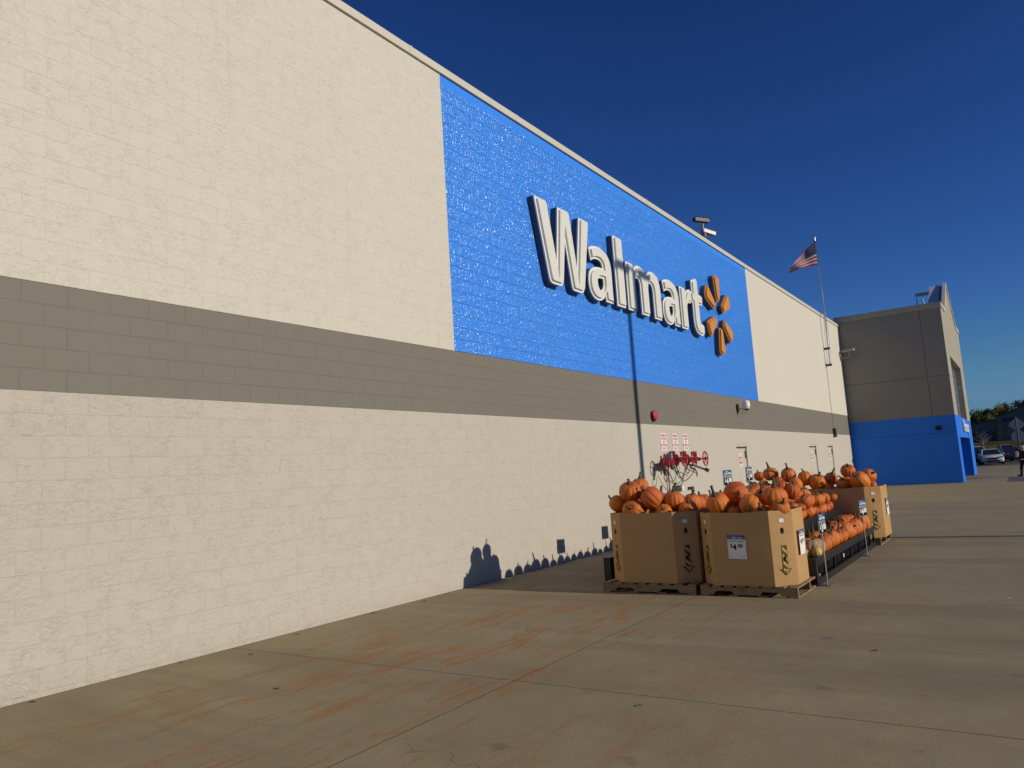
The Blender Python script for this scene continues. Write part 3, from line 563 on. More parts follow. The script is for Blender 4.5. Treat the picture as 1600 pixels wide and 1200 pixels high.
# flag and pole
fl = tag(empty('flagpole', (0.22, 38.3, 5.95)), 'slim silver flagpole clamped to the far end of the wall and rising over the roof', 'flagpole')
mb = MB(); mb.tube([(0, 0, 0), (0.0, 0, 3.0), (-.05, 0, 6.30)], [.045, .042, .028], 10); ell(mb, (-.05, 0, 6.36), .05, .05, .06); mb.build('pole', M_alu, fl)
mb = MB()
for z in (0.05, 0.85): mb = MB(); mb.box((-.22, -.05, z - .05), (.06, .05, z + .05)); mb.build('wall_bracket', M_dark, fl)
mb = MB(); mb.tube([(.05, -.05, .1), (.07, -.03, 1.6), (.04, -.02, 3.4), (-.02, -.02, 6.2)], .006, 4); mb.tube([(-.1, -.12, 0.0), (-.08, -.12, 1.2), (-.03, -.10, 2.6)], .006, 4); mb.build('halyard', M_dark, fl)
def flag():
    root = tag(empty('national_flag', (0.17, 38.27, 12.15)), 'american flag with stars and stripes drooping from the top of the flagpole', 'flag')
    NU, NV = 26, 26
    # border curves of the drooping cloth (along fly u) in local (fly direction mostly toward -y and a little toward -x), measured in metres
    top = [(0, 0), (-.45, -.36), (-.95, -.80), (-1.30, -1.28)]; bot = [(0, -1.22), (-.45, -1.20), (-.95, -1.33), (-1.42, -1.46)]
    def bz(P, t): a, b, c, d = [(1 - t) ** 3, 3 * t * (1 - t) ** 2, 3 * t * t * (1 - t), t ** 3]; return sum(k * p[0] for k, p in zip((a, b, c, d), P)), sum(k * p[1] for k, p in zip((a, b, c, d), P))
    F = Vector((-.93, -.36, 0)); Nn = Vector((.36, -.93, 0)); vs = []
    for i in range(NU + 1):
        u = i / NU; tx, tz = bz(top, u); bx, bz_ = bz(bot, u)
        for j in range(NV + 1):
            v = j / NV; x = tx + (bx - tx) * v; z = tz + (bz_ - tz) * v
            w = .10 * u * math.sin(u * 9 + v * 3.0) + .06 * u * math.sin(v * 9 + u * 4)
            vs.append(tuple(F * (-x) + Nn * w + Vector((0, 0, z))))
    mb = MB(); cx = int(NU * .42)
    fr, fb, fw = [], [], []
    for i in range(NU):
        for j in range(NV):
            f = (i * (NV + 1) + j, (i + 1) * (NV + 1) + j, (i + 1) * (NV + 1) + j + 1, i * (NV + 1) + j + 1)
            s = j // 2; mi = 2 if (i < cx and s < 7) else (0 if s % 2 == 0 else 1)
            mb.f.append(list(f)); mb.mi.append(mi); mb.sm.append(True)
    mb.v = vs
    sm = mb
    def at(u, v):
        i = u * NU; j = v * NV; a = Vector(vs[int(i) * (NV + 1) + int(j)]); return a
    for r in range(9):
        for c in range(6 if r % 2 == 0 else 5):
            u = (c * 2 + 1 + r % 2) / 12 * (cx / NU); v = (r + 1) / 10 * (7 / 13); p = at(u, v); q = at(min(u + .05, 1), v); dwn = (at(u, v + .06) - p).normalized(); rt = (q - p).normalized() if (q - p).length > 1e-6 else F
            for sd in (-1, 1):
                nn = rt.cross(dwn) * sd * .006
                pts = [p + nn + (rt * math.cos(t * math.pi / 5) + dwn * math.sin(t * math.pi / 5)) * (.020 if t % 2 == 0 else .009) for t in range(10)]
                sm.add([p + nn] + pts, [(0, k + 1, (k + 1) % 10 + 1) for k in range(10)], 1)
    o = mb.build('flag_cloth', [simple('flag_red', (.42, .010, .03), .8), simple('flag_white', (.62, .61, .62), .8), simple('flag_blue', (.008, .014, .085), .8)], root, fix=False)
flag()
# conduit and box under the pole
cd = tag(empty('cable_conduit', (0.03, 38.3, 2.55)), 'thin cable running down the wall from the flagpole to a small dark box', 'conduit'); mb = MB(); mb.tube([(0, 0, .45), (0, 0, 3.6)], .008, 5); mb.build('cable', M_dark, cd)
mb = MB(); mb.box((-.02, -.12, 0), (.10, .12, .42)); bevel(mb.build('junction_box', simple('bronze_box', (.07, .05, .035), .5), cd), .01)
# white dome camera on the grey band
dc = tag(empty('dome_camera', (0.0, 23.85, 3.35)), 'white dome camera on a bracket under the lower right of the blue panel', 'security camera')
mb = MB(); mb.box((-.01, -.10, -.14), (.03, .10, .16)); mb.build('wall_plate', M_dark, dc)
mb = MB(); mb.tube([(.02, 0, -.02), (.30, 0, -.06), (.34, 0, .0)], .035, 8); mb.tube([(.34, 0, -.05), (.34, 0, .05)], [.10, .14], 14); mb.tube([(.34, 0, .05), (.34, 0, .22), (.34, 0, .28)], [.14, .13, .07], 14); mb.build('housing', M_white, dc)
mb = MB(); ell(mb, (.34, 0, -.05), .09, .09, .08); mb.build('dome', M_glass, dc)
mb = MB(); mb.tube([(.2, .02, -.06), (.16, .05, -.22), (.05, .03, -.2)], .008, 5); mb.tube([(.32, -.04, -.1), (.28, -.05, -.24), (.2, -.03, -.26)], .008, 5); mb.build('cable', M_dark, dc)
# alarm bell
dc.scale = (.85, .85, .80)
ab = tag(empty('alarm_bell', (0.0, 17.1, 2.91)), 'round red alarm gong on the grey band left of the valve signs', 'bell')
mb = MB(); mb.tube([(-.01, 0, 0), (.045, 0, 0)], .075, 16); mb.box((-.01, -.05, -.15), (.05, .05, -.08)); mb.build('back_box', M_dark, ab)
mb = MB(); mb.tube([(.045, 0, 0), (.085, 0, 0), (.10, 0, 0)], [.125, .125, .10], 28); mb.build('gong', M_bell, ab)
# valve signs
for k, (y, num, lab) in enumerate(((17.62, '#3', 'white sprinkler sign number 3, leftmost of three above the red valves'), (18.37, '#2', 'white sprinkler sign number 2, in the middle of three above the red valves'), (19.10, '#1', 'white sprinkler sign number 1, rightmost of three above the red valves'))):
    s = tag(empty('sprinkler_sign', (0.0, y, 2.26)), lab, 'sign', 'sprinkler valve signs')
    mb = MB(); mb.box((-.005, -.17, -.22), (.012, .17, .22)); bevel(mb.build('plate', simple('sign_white', (.80, .76, .76), .4, var=.02) if k == 0 else bpy.data.materials['sign_white'], s), .004)
    for i, (tx, sz) in enumerate((('SPRINKLER', .075), ('SYSTEM', .075), (num, .11), ('CONTROL', .075), ('VALVE', .075))):
        text_mesh('lettering', tx, sz, (.0125, 0, .16 - i * .08), (0, 1, 0), (0, 0, 1), M_redink, s, .0008, width=(.29 if len(tx) > 7 else None), bold=.001)
# valves with hand wheels
def wheel(mb, c, R=.18):
    c = Vector(c); torus(mb, c, R, .016, (0, 1, 0), (0, 0, 1), 26, 6)
    for k in range(5):
        a = 2 * math.pi * k / 5 + .3; d = Vector((0, math.cos(a), math.sin(a))); mb.tube([c, c + d * R], .011, 5)
    mb.tube([c - Vector((.03, 0, 0)), c + Vector((.03, 0, 0))], .035, 8)
for k, (y, x, z, lab) in enumerate(((17.62, .50, 1.82, 'red valve with hand wheel, second from the left'), (18.35, .48, 1.81, 'red valve with hand wheel, third from the left, under the number 2 sign'), (19.1, .50, 1.80, 'red valve with hand wheel, rightmost on the wall'))):
    s = tag(empty('sprinkler_valve', (0.0, y, z)), lab, 'valve', 'red hand-wheel valves')
    mb = MB(); mb.tube([(-.02, 0, 0), (.04, 0, 0)], .13, 18); mb.tube([(.04, 0, 0), (.20, 0, 0)], .07, 12); mb.tube([(.20, 0, 0), (.24, 0, 0)], .11, 16); mb.tube([(.24, 0, 0), (.36, 0, 0)], [.06, .045], 12); mb.tube([(.36, 0, 0), (x + .05, 0, 0)], .018, 8); mb.build('valve_body', M_red if k else M_redd, s)
    mb = MB(); wheel(mb, (x, 0, 0)); mb.build('hand_wheel', M_red, s)
    mb = MB(); mb.box((.14, -.06, .09), (.26, .06, .20)); mb.build('indicator_box', M_redd, s)
s = tag(empty('fire_hose_connection', (0.0, 17.25, 1.74)), 'dark red fire hose inlet pipe at the left end of the valve row', 'pipe fitting')
mb = MB(); mb.tube([(-.02, .3, 0.02), (.10, .3, 0.02)], .12, 16); mb.tube([(.05, .3, .02), (.22, .3, .02), (.26, .22, .02), (.26, -.30, 0)], .085, 12); mb.tube([(.26, -.30, 0), (.26, -.34, 0)], .12, 16); mb.tube([(.26, -.1, 0), (.26, .02, 0)], .10, 14); mb.build('inlet_pipe', M_redd, s)
mb = MB(); mb.tube([(.26, -.30, -.02), (.27, -.36, -.14), (.30, -.38, -.28)], [.07, .06, .045], 10); mb.build('drain_elbow', M_dark, s); mb = MB(); mb.tube([(.26, .06, 0), (.30, .10, -.16)], [.06, .045], 10); mb.build('drain_elbow', M_dark, s)
mb = MB(); wheel(mb, (.34, -.38, .0), .17); mb.build('hand_wheel', M_redd, s)
mb = MB(); mb.box((.16, .10, .10), (.28, .20, .24)); mb.build('tamper_switch', M_greycard, s)
def chain(pts, lab, r=.011):
    root = tag(empty('chain', pts[0]), lab, 'chain', 'chains hanging below the valves'); P0 = Vector(pts[0]); P = [Vector(p) - P0 for p in pts]; out = []
    for i in range(len(P) - 1):
        a, b = P[max(i - 1, 0)], P[min(i + 2, len(P) - 1)]
        for k in range(6):
            t = k / 6; p, q = P[i], P[i + 1]; out.append(.5 * ((2 * p) + (-a + q) * t + (2 * a - 5 * p + 4 * q - b) * t * t + (-a + 3 * p - 3 * q + b) * t ** 3))
    out.append(P[-1]); mb = MB(); mb.tube(out, r, 5); mb.build('links', M_dark, root)
chain([(.28, 17.1, 1.55), (.25, 17.45, 1.25), (.2, 17.75, 1.12), (.2, 18.1, 1.22), (.25, 18.3, 1.62)], 'longest black chain, sagging lowest in a wide loop')
chain([(.3, 17.45, 1.66), (.25, 17.75, 1.42), (.22, 18.05, 1.36), (.25, 18.4, 1.62)], 'short black chain loop under the second wheel')
chain([(.3, 17.55, 1.68), (.25, 17.95, 1.33), (.22, 18.3, 1.28), (.25, 18.7, 1.42), (.3, 18.95, 1.66)], 'black chain swinging to the right under the third wheel')
chain([(.3, 18.1, 1.66), (.2, 18.6, 1.55), (.2, 19.0, 1.47), (.25, 19.0, 1.44)], 'thin chain ending in a small tag under the third wheel')
chain([(.33, 16.9, 1.55), (.3, 16.75, 1.42), (.3, 16.88, 1.30), (.3, 17.02, 1.42), (.33, 16.95, 1.6)], 'small chain loop at the left end of the valves')
chain([(.33, 16.95, 1.32), (.3, 16.99, 1.12), (.2, 17.02, .9)], 'thin chain hanging straight down at the far left of the valves', .006)
s = tag(empty('drain_pipe', (0.06, 17.62, 1.1)), 'thin rusty drain pipe running down the wall below the valves', 'pipe'); mb = MB(); mb.tube([(0, 0, .5), (0, 0, -.9), (.12, 0, -1.0)], .022, 8); mb.build('pipe', simple('rusty_pipe', (.30, .23, .14), .7, var=.4, scale=10), s)
s = tag(empty('brass_outlet', (0.0, 19.75, 1.56)), 'small brass outlet stub on a bent arm right of the last wheel', 'pipe fitting'); mb = MB(); mb.tube([(-.01, -.5, .1), (.12, -.45, .08), (.15, -.05, 0), (.28, .0, -.06)], .03, 7); mb.tube([(.24, 0, -.03), (.32, 0, -.09)], .05, 10); mb.build('arm', M_dark, s)
s = tag(empty('wall_flood_light', (0.0, 18.15, 1.08)), 'black box with a round white lamp low on the wall under the chains', 'lamp'); mb = MB(); mb.box((-.01, -.22, -.07), (.10, .20, .09)); bevel(mb.build('housing', M_dark, s), .01)
mb = MB(); mb.tube([(.10, .10, .01), (.16, .10, .01)], .075, 14); mb.build('lamp_lens', M_white, s)
s = tag(empty('hose_tap', (0.0, 19.1, 1.06)), 'two small dark round taps low on the wall right of the black lamp box', 'tap')
for q in (-.11, .11): mb = MB(); mb.tube([(-.01, q, 0), (.07, q, 0)], .04, 10); mb.build('spigot', M_dark, s)
s = tag(empty('wall_light', (4.05, 42.55, 2.72)), 'small dark lamp on the shaded blue face of the entrance block', 'lamp'); mb = MB(); mb.tube([(0, .04, 0), (0, -.06, 0)], .12, 16); mb.tube([(0, -.06, 0), (-.1, -.16, -.02)], [.11, .08], 12); mb.build('housing', M_ink, s)
# ================================================================== PALLETS, BINS
def pallet(x0, x1, y0, y1, lab):
    root = tag(empty('wood_pallet', (x0, y0, 0)), lab, 'pallet', 'wooden pallets under the cardboard bins'); w = x1 - x0; d = y1 - y0
    for k in range(3):
        yy = k * (d - .04) / 2; a = .018; b = .108
        pf = [(0, a), (w * .14, a), (w * .17, a + .045), (w * .33, a + .045), (w * .36, a), (w * .62, a), (w * .65, a + .045), (w * .81, a + .045), (w * .84, a), (w, a), (w, b), (0, b)]
        mb = MB(); mb.prism(pf, yy, yy + .04, 1); mb.build('stringer', M_wood, root)
    for k in range(8):
        xx = k * (w - .11) / 7; mb = MB(); mb.box((xx, -.006, .109), (xx + .11, d + .006, .128)); mb.build('deck_board', M_wood, root)
    for k in range(4):
        xx = k * (w - .11) / 3; mb = MB(); mb.box((xx, -.004, 0.0), (xx + .11, d + .004, .0175)); mb.build('bottom_board', M_wood, root)
pallet(2.33, 3.66, 9.46, 10.58, 'worn wooden pallet under the near left bin with a red mark on its side')
pallet(3.73, 4.93, 9.44, 10.66, 'wooden pallet under the near right bin with an open fork slot')
pallet(3.76, 5.02, 15.15, 16.35, 'dark wooden pallet under the far right bin')
pallet(2.38, 3.62, 15.2, 16.35, 'pallet under the far left bin behind the rack')
def arrow(mbk, o, R, U, Nn, w=.075, h=.34, head=.16):
    """striped down arrow as printed: black ground (mat 0) with yellow diagonal stripes (mat 1)"""
    def P(x, z, e): return o + R * x + U * z + Nn * e
    mbk.add([P(-w / 2, h / 2, .0015), P(w / 2, h / 2, .0015), P(w / 2, -h / 2 + .08, .0015), P(head / 2, -h / 2 + .08, .0015), P(0, -h / 2, .0015), P(-head / 2, -h / 2 + .08, .0015), P(-w / 2, -h / 2 + .08, .0015)], [tuple(range(7))], 0)
    z = h / 2 - .012; e = .003; q = w / 2 - .007
    while z > -h / 2 + .085:
        z2 = z - w * .75; lo = -h / 2 + .05
        mbk.add([P(-q, z, e), P(q, max(z2, lo), e), P(q, max(z2 - .038, lo), e), P(-q, max(z - .038, lo), e)], [(0, 1, 2, 3)], 1); z -= .085
    mbk.add([P(.0, -h / 2 + .074, e), P(head / 2 - .03, -h / 2 + .074, e), P(.0, -h / 2 + .018, e)], [(0, 1, 2)], 1)
def bin_(x0, x1, y0, y1, zb, zt, ch, lab, sink=0.0, arrows=(1, 3), tagz=None):
    root = tag(empty('cardboard_bin', ((x0 + x1) / 2, (y0 + y1) / 2, zb)), lab, 'cardboard bin', 'cardboard pumpkin bins on pallets')
    X, Y = (x1 - x0) / 2, (y1 - y0) / 2; cx, cy = ch; H = zt - zb
    pl = [(-X + cx, -Y), (X - cx, -Y), (X, -Y + cy), (X, Y - cy), (X - cx, Y), (-X + cx, Y), (-X, Y - cy), (-X, -Y + cy)]
    nz = 8; vs = []; t = .014; rd = random.Random(int(x0 * 100))
    # sleeve wall, finely split, with a slight bulge and a wavy top edge
    ring = []
    for i in range(8):
        a, b = Vector(pl[i]), Vector(pl[(i + 1) % 8]); seg = 6
        for k in range(seg): ring.append((a.lerp(b, k / seg), (b - a).normalized(), math.sin(math.pi * k / seg) * (b - a).length))
    n = len(ring)
    for side in (0, 1):
        for j in range(nz + 1):
            v = j / nz
            for (p, d, bl) in ring:
                nn = Vector((d.y, -d.x)); bul = .028 * math.sin(math.pi * v) * bl; top = (noise.noise(Vector((p.x * 3, p.y * 3, x0))) * .012 - sink * bl) if j == nz else 0
                q = p + nn * (bul - side * t); vs.append((q.x, q.y, v * H + top))
    m = nz + 1; fs = []
    for j in range(nz):
        for k in range(n):
            k2 = (k + 1) % n; fs.append((j * n + k, j * n + k2, (j + 1) * n + k2, (j + 1) * n + k)); o2 = m * n
            fs.append((o2 + j * n + k2, o2 + j * n + k, o2 + (j + 1) * n + k, o2 + (j + 1) * n + k2))
    for k in range(n):
        k2 = (k + 1) % n; fs.append((nz * n + k, nz * n + k2, m * n + nz * n + k2, m * n + nz * n + k)); fs.append((k2, k, m * n + k, m * n + k2))
    mb = MB(); mb.add(vs, fs); mb.build('sleeve', M_card, root)
    mb = MB(); mb.prism([(p[0] * .985, p[1] * .985) for p in pl], .003, .02, 2); mb.build('base_tray', M_card, root)
    for i in arrows:
        a, b = Vector((*pl[i], 0)), Vector((*pl[(i + 1) % 8], 0)); R = (b - a).normalized(); U = Vector((0, 0, 1)); Nn = R.cross(U); c = (a + b) / 2
        f = min(1, (b - a).length / .26)
        mb = MB(); arrow(mb, c + U * (H * .335) + Nn * .0105, R, U, Nn, .075 * max(.7, f), .36, .16 * max(.7, f)); mb.build('arrow_print', [M_brownp, M_yellow], root, fix=False)
        for hz, rw, rh in ((H * .36, .016, .035), (H * .73, .020, .038)):
            mb = MB(); mb.add([c + U * (hz + rh * math.sin(t * math.pi / 8)) + R * rw * math.cos(t * math.pi / 8) + Nn * .0145 for t in range(16)], [tuple(range(16))]); mb.build('hand_hole_shade_disc', M_ink, root, fix=False)  # flat black disc stands for the dark inside of an uncut hole
        mb = MB(); mb.obox(c + U * (H * .865) + Nn * .0095, R * .032, Nn * .001, U * .022); mb.build('paper_label', M_paper, root)
    return root
B1 = bin_(2.40, 3.66, 9.49, 10.50, .129, 1.05, (.25, .22), 'tan cardboard bin at the near left, its front wholly in shade', .012, arrows=(1, 7))
B2 = bin_(3.72, 4.89, 9.45, 10.46, .129, 1.03, (.22, .24), 'tan cardboard bin at the near right with a price card and a sunlit striped arrow', .008, arrows=(1, 7))
B3 = bin_(3.78, 5.08, 15.2, 16.3, .129, 1.05, (.25, .16), 'tan cardboard bin at the far right end of the rack', .010, arrows=(1,))
B4 = bin_(2.42, 3.64, 15.3, 16.3, .129, 1.05, (.25, .16), 'tan cardboard bin hidden at the far left end of the rack', .010, arrows=(1,))
def price_card(o, R, lab, w=.225, h=.29):
    R = Vector(R).normalized(); U = Vector((0, 0, 1)); Nn = R.cross(U); root = tag(empty('price_card', o), lab, 'price card', 'paper price cards taped on the near right bin')
    mb = MB(); mb.obox(Vector((0, 0, 0)), R * w / 2, Nn * .0008, U * h / 2); mb.build('paper', M_paper, root)
    mb = MB(); mb.obox(U * (h / 2 - .026) + Nn * .0014, R * w / 2, Nn * .0004, U * .026); mb.build('header', M_navy, root)
    mb = MB(); mb.obox(U * (h / 2 - .026) - R * (w / 2 - .022) + Nn * .0022, R * .013, Nn * .0003, U * .013); mb.build('header_mark', M_greycard, root)
    q = Nn * .0019
    text_mesh('lettering', 'Everyday', .014, U * (h / 2 - .012) + q - R * .028, R, U, M_paper, root, .0002)
    text_mesh('lettering', 'Low Price', .034, U * (h / 2 - .034) + q + R * .012, R, U, M_paper, root, .0002, width=.135, bold=.0008)
    text_mesh('lettering', 'CARVING PUMPKIN', .022, U * (h / 2 - .075) + q, R, U, M_ink, root, .0002, width=w * .84)
    text_mesh('lettering', '$', .06, U * .014 + q - R * .068, R, U, M_ink, root, .0002, bold=.001)
    text_mesh('lettering', '4', .10, U * -.006 + q - R * .027, R, U, M_ink, root, .0002, bold=.002)
    text_mesh('lettering', '88', .062, U * .014 + q + R * .044, R, U, M_ink, root, .0002, bold=.001)
    for c, ww in ((-.07, .022), (.07, .03)): mb = MB(); mb.obox(U * (-h / 2 + .03) + R * c + q, R * ww / 2 * .9, Nn * .0002, U * .003); mb.obox(U * (-h / 2 + .022) + R * (c + .004) + q, R * ww / 2 * .7, Nn * .0002, U * .002); mb.build('small_print', M_greycard, root)
    return root
price_card((4.255, 9.421, .605), (1, 0, -.03), 'white price card reading $4.88 on the shaded front of the near right bin')
price_card((4.925, 9.90, .62), (0, 1, 0), 'white price card on the sunlit right side of the near right bin', w=.24, h=.30)
price_card((5.115, 15.75, .66), (0, 1, 0), 'white price card on the right side of the far right bin', w=.24, h=.30)
# ================================================================== RACK
RX0, RX1, RY0, RY1 = 1.90, 4.95, 10.72, 15.02
rack = tag(empty('display_rack', ((RX0 + RX1) / 2, (RY0 + RY1) / 2, 0)), 'long black stepped plastic display rack loaded with pumpkins between the bins', 'display rack')
def rp(mb, nm): return part(mb.build(nm, M_black), rack)
for sgn, nm in ((1, 'right'), (-1, 'left')):
    def X(v): return v if sgn > 0 else RX0 + RX1 - v
    def bx(mb, a, b): mb.box((min(X(a[0]), X(b[0])), a[1], a[2]), (max(X(a[0]), X(b[0])), b[1], b[2]))
    mb = MB(); bx(mb, (4.91, RY0 - .30, .245), (4.95, RY1, .335)); rp(mb, 'front_rail')
    mb = MB(); bx(mb, (4.90, RY0 - .30, 0), (4.955, RY1, .085)); rp(mb, 'base_rail')
    for y in (10.46, 10.95, 11.55, 12.15, 12.75, 12.88, 13.5, 14.1, 14.55, 14.95):
        mb = MB(); bx(mb, (4.918, y, .086), (4.944, y + .045, .244)); rp(mb, 'upright')
    for (a, b, z, nm2) in ((4.46, 4.905, .27, 'lower_shelf'), (4.06, 4.40, .66, 'middle_shelf')):
        mb = MB(); k = 0
        while a + k * .09 < b - .02: bx(mb, (a + k * .09, RY0 - .3, z - .02), (min(a + k * .09 + .07, b), RY1, z)); k += 1
        y = RY0 - .3
        while y < RY1: bx(mb, (a, y, z - .06), (b, y + .04, z - .021)); y += .5
        rp(mb, nm2)
    mb = MB(); bx(mb, (4.84, RY0 - .28, .01), (4.85, RY1 - .02, .245)); part(mb.build('interior_shade_panel', M_ink), rack)  # black sheet added so the rack interior reads as deep shade
    mb = MB(); bx(mb, (4.402, RY0 - .3, .59), (4.42, RY1, .70)); bx(mb, (4.402, RY0 - .3, .04), (4.412, RY1, .589)); rp(mb, 'riser')
    mb = MB(); bx(mb, (4.04, RY0 - .3, .66), (4.058, RY1, .90)); rp(mb, 'riser')
    for k in range(5):
        y = RY0 - .26 + (RY1 - RY0 + .2) * k / 4
        mb = MB(); bx(mb, (4.38, y, 0), (4.44, y + .06, .54)); rp(mb, 'leg')
    mb = MB(); bx(mb, (4.84, RY0 - .36, .0), (4.955, RY0 - .301, .35)); rp(mb, 'end_post')
mb = MB(); k = 0
while 2.80 + k * .1 < 4.04: mb.box((2.80 + k * .1, RY0 - .3, .85), (2.88 + k * .1, RY1, .87)); k += 1
y = RY0 - .3
while y < RY1: mb.box((2.79, y, .80), (4.035, y + .04, .849)); y += .5
rp(mb, 'top_shelf')
# ================================================================== PUMPKINS
def pumpkin_mesh(name, ribs, flat, seed, depth=.055, warty=False):
    rd = random.Random(seed); mb = MB(); n = ribs * 6; m = 22; vs = []; ph = [rd.uniform(-.25, .25) for _ in range(ribs)]; dp = [rd.uniform(.6, 1.3) for _ in range(ribs)]; lean = rd.uniform(-.06, .06)
    for j in range(m + 1):
        p = -math.pi / 2 + math.pi * j / m
        for i in range(n):
            t = 2 * math.pi * i / n; k = int(i / 6) % ribs; f = (i % 6) / 6; r = 1 - depth * dp[k] * (1 - math.sin(math.pi * f)) ** 2 * (.3 + .7 * math.cos(p) ** .5 if math.cos(p) > 0 else .3)
            q = math.cos(p); rr = (q ** .82 if q > 0 else 0) * r
            z = math.sin(p) * flat * (1 if p < 0 else 1.0); z -= (.16 if p > 0 else -.08) * math.exp(-(rr / .28) ** 2) * flat
            w = 1 + .035 * noise.noise(Vector((math.cos(t) * 1.3 + seed, math.sin(t) * 1.3, p)))
            if warty: w += .05 * max(0, noise.noise(Vector((math.cos(t) * 6, math.sin(t) * 6, p * 6))))
            vs.append((rr * math.cos(t) * w + lean * z, rr * math.sin(t) * w, z * w))
    fs = [(j * n + i, j * n + (i + 1) % n, (j + 1) * n + (i + 1) % n, (j + 1) * n + i) for j in range(m) for i in range(n)]
    mb.add(vs, fs, 0, True); o = mb.build(name, M_pk); me = o.data; bpy.data.objects.remove(o)
    bm = bmesh.new(); bm.from_mesh(me); bmesh.ops.remove_doubles(bm, verts=bm.verts, dist=1e-4); bmesh.ops.recalc_face_normals(bm, faces=bm.faces); bm.to_mesh(me); bm.free(); return me
def stem_mesh(name, seed, L):
    rd = random.Random(seed); a = rd.uniform(0, 6.28); bend = rd.uniform(.1, .45); mb = MB(); n = 12; vs = []; N_ = 7
    for j in range(N_ + 1):
        t = j / N_; c = Vector((math.cos(a) * bend * t * t * L, math.sin(a) * bend * t * t * L, t * L)); r = .22 * (1 - t) ** 3 + .088 + .03 * t ** 6
        for i in range(n):
            th = 2 * math.pi * i / n + t * .7; q = r * (1 + .22 * math.cos(5 * th)); vs.append((c.x + q * math.cos(th), c.y + q * math.sin(th), c.z))
    mb.add(vs, [(j * n + i, j * n + (i + 1) % n, (j + 1) * n + (i + 1) % n, (j + 1) * n + i) for j in range(N_) for i in range(n)] + [tuple(range(N_ * n, N_ * n + n))], 0, True)
    o = mb.build(name, M_stem); me = o.data; bpy.data.objects.remove(o); return me
PM = [(pumpkin_mesh('rind', r, f, s, d, w), f) for r, f, s, d, w in ((11, .84, 1, .085, False), (13, .96, 2, .07, False), (10, .78, 3, .095, False), (12, 1.08, 4, .065, False), (14, .88, 5, .075, False), (9, .74, 6, .12, True))]
SM = [stem_mesh('stem', s, L) for s, L in ((1, .62), (2, .85), (3, .5), (4, 1.0), (5, .7))]
PR = random.Random(11)
def pumpkin(c, r, label, group, v=None, tilt=None, spin=None, sv=None, stem=True, ob=None):
    v = PR.randrange(5) if v is None else v; me, fl = PM[v]
    tx, ty = tilt if tilt is not None else (PR.gauss(0, .35), PR.gauss(0, .35)); sp = PR.uniform(0, 6.28) if spin is None else spin
    M = Matrix.Rotation(ty, 3, 'Y') @ Matrix.Rotation(tx, 3, 'X') @ Matrix.Rotation(sp, 3, 'Z')
    root = empty('pumpkin', c, M.to_euler()); root.scale = (r * PR.uniform(.93, 1.06), r * PR.uniform(.93, 1.06), r * PR.uniform(.92, 1.08)); tag(root, label, 'pumpkin', group)
    root.location = Vector(c) + M @ Vector((0, 0, -fl * r * .92))
    o = bpy.data.objects.new('rind', me); COL.objects.link(o); o.parent = root; o.location = (0, 0, fl * .92)
    if stem:
        s = bpy.data.objects.new('stem', SM[PR.randrange(5) if sv is None else sv]); COL.objects.link(s); s.parent = root; s.location = (0, 0, fl * .92 + fl * .80)
    return root
G1, G2, G3, G4 = 'pumpkins heaped in the near left bin', 'pumpkins heaped in the near right bin', 'pumpkins heaped in the far right bin', 'pumpkins heaped in the far left bin'
for c, r, v, t, sp, sv, lab in (
    ((2.458, 9.86, 1.165), .118, 1, (.2, -.9), 0, 0, 'small smooth pumpkin at the far left corner of the near left bin'),
    ((2.675, 9.84, 1.335), .162, 2, (.45, .2), 1, 2, 'big pumpkin with a thick slanting stem on top of the near left bin'),
    ((2.70, 10.13, 1.40), .125, 0, (.1, .1), 2, 1, 'pumpkin with an upright stem behind the topmost one of the near left bin'),
    ((2.998, 9.82, 1.230), .150, 3, (.3, -.75), 0, 0, 'tall ribbed pumpkin leaning left in the middle of the near left bin'),
    ((2.751, 9.74, 1.075), .155, 0, (1.2, .2), 2, 2, 'pumpkin low at the front left rim of the near left bin'),
    ((3.269, 9.95, 1.165), .148, 4, (.1, .05), 1, 1, 'round upright pumpkin with a pale stem right of centre in the near left bin'),
    ((3.215, 9.70, 1.045), .110, 1, (1.0, .5), 2, 0, 'small pumpkin peeping over the front rim of the near left bin'),
    ((3.50, 9.86, 1.07), .136, 2, (.3, .2), 3, 2, 'pumpkin at the right end of the near left bin beside the other bin'),
    ((2.98, 10.16, 1.16), .14, 0, (.2, .2), 0, 3, 'pumpkin behind the leaning one in the near left bin'),
    ((2.66, 10.02, 1.12), .15, 0, (.2, .2), 0, 0, 'pumpkin carrying the topmost pair in the near left bin'),
    ((2.86, 10.08, 1.22), .12, 1, (.3, .2), 0, 0, 'pumpkin wedged behind the topmost pair in the near left bin'),
    ((2.56, 10.14, 1.22), .12, 0, (.2, -.3), 0, 0, 'pumpkin wedged at the left behind the topmost pair in the near left bin'),
    ((2.62, 10.32, 1.15), .13, 1, (.2, .2), 0, 0, 'pumpkin at the back left of the near left bin'),
    ((2.90, 10.36, 1.17), .13, 1, (.2, .2), 0, 3, 'pumpkin at the back centre of the near left bin'),
    ((3.42, 10.22, 1.12), .13, 1, (.2, .2), 0, 0, 'pumpkin at the back right of the near left bin')):
    pumpkin(c, r, lab, G1, v, t, sp, sv)
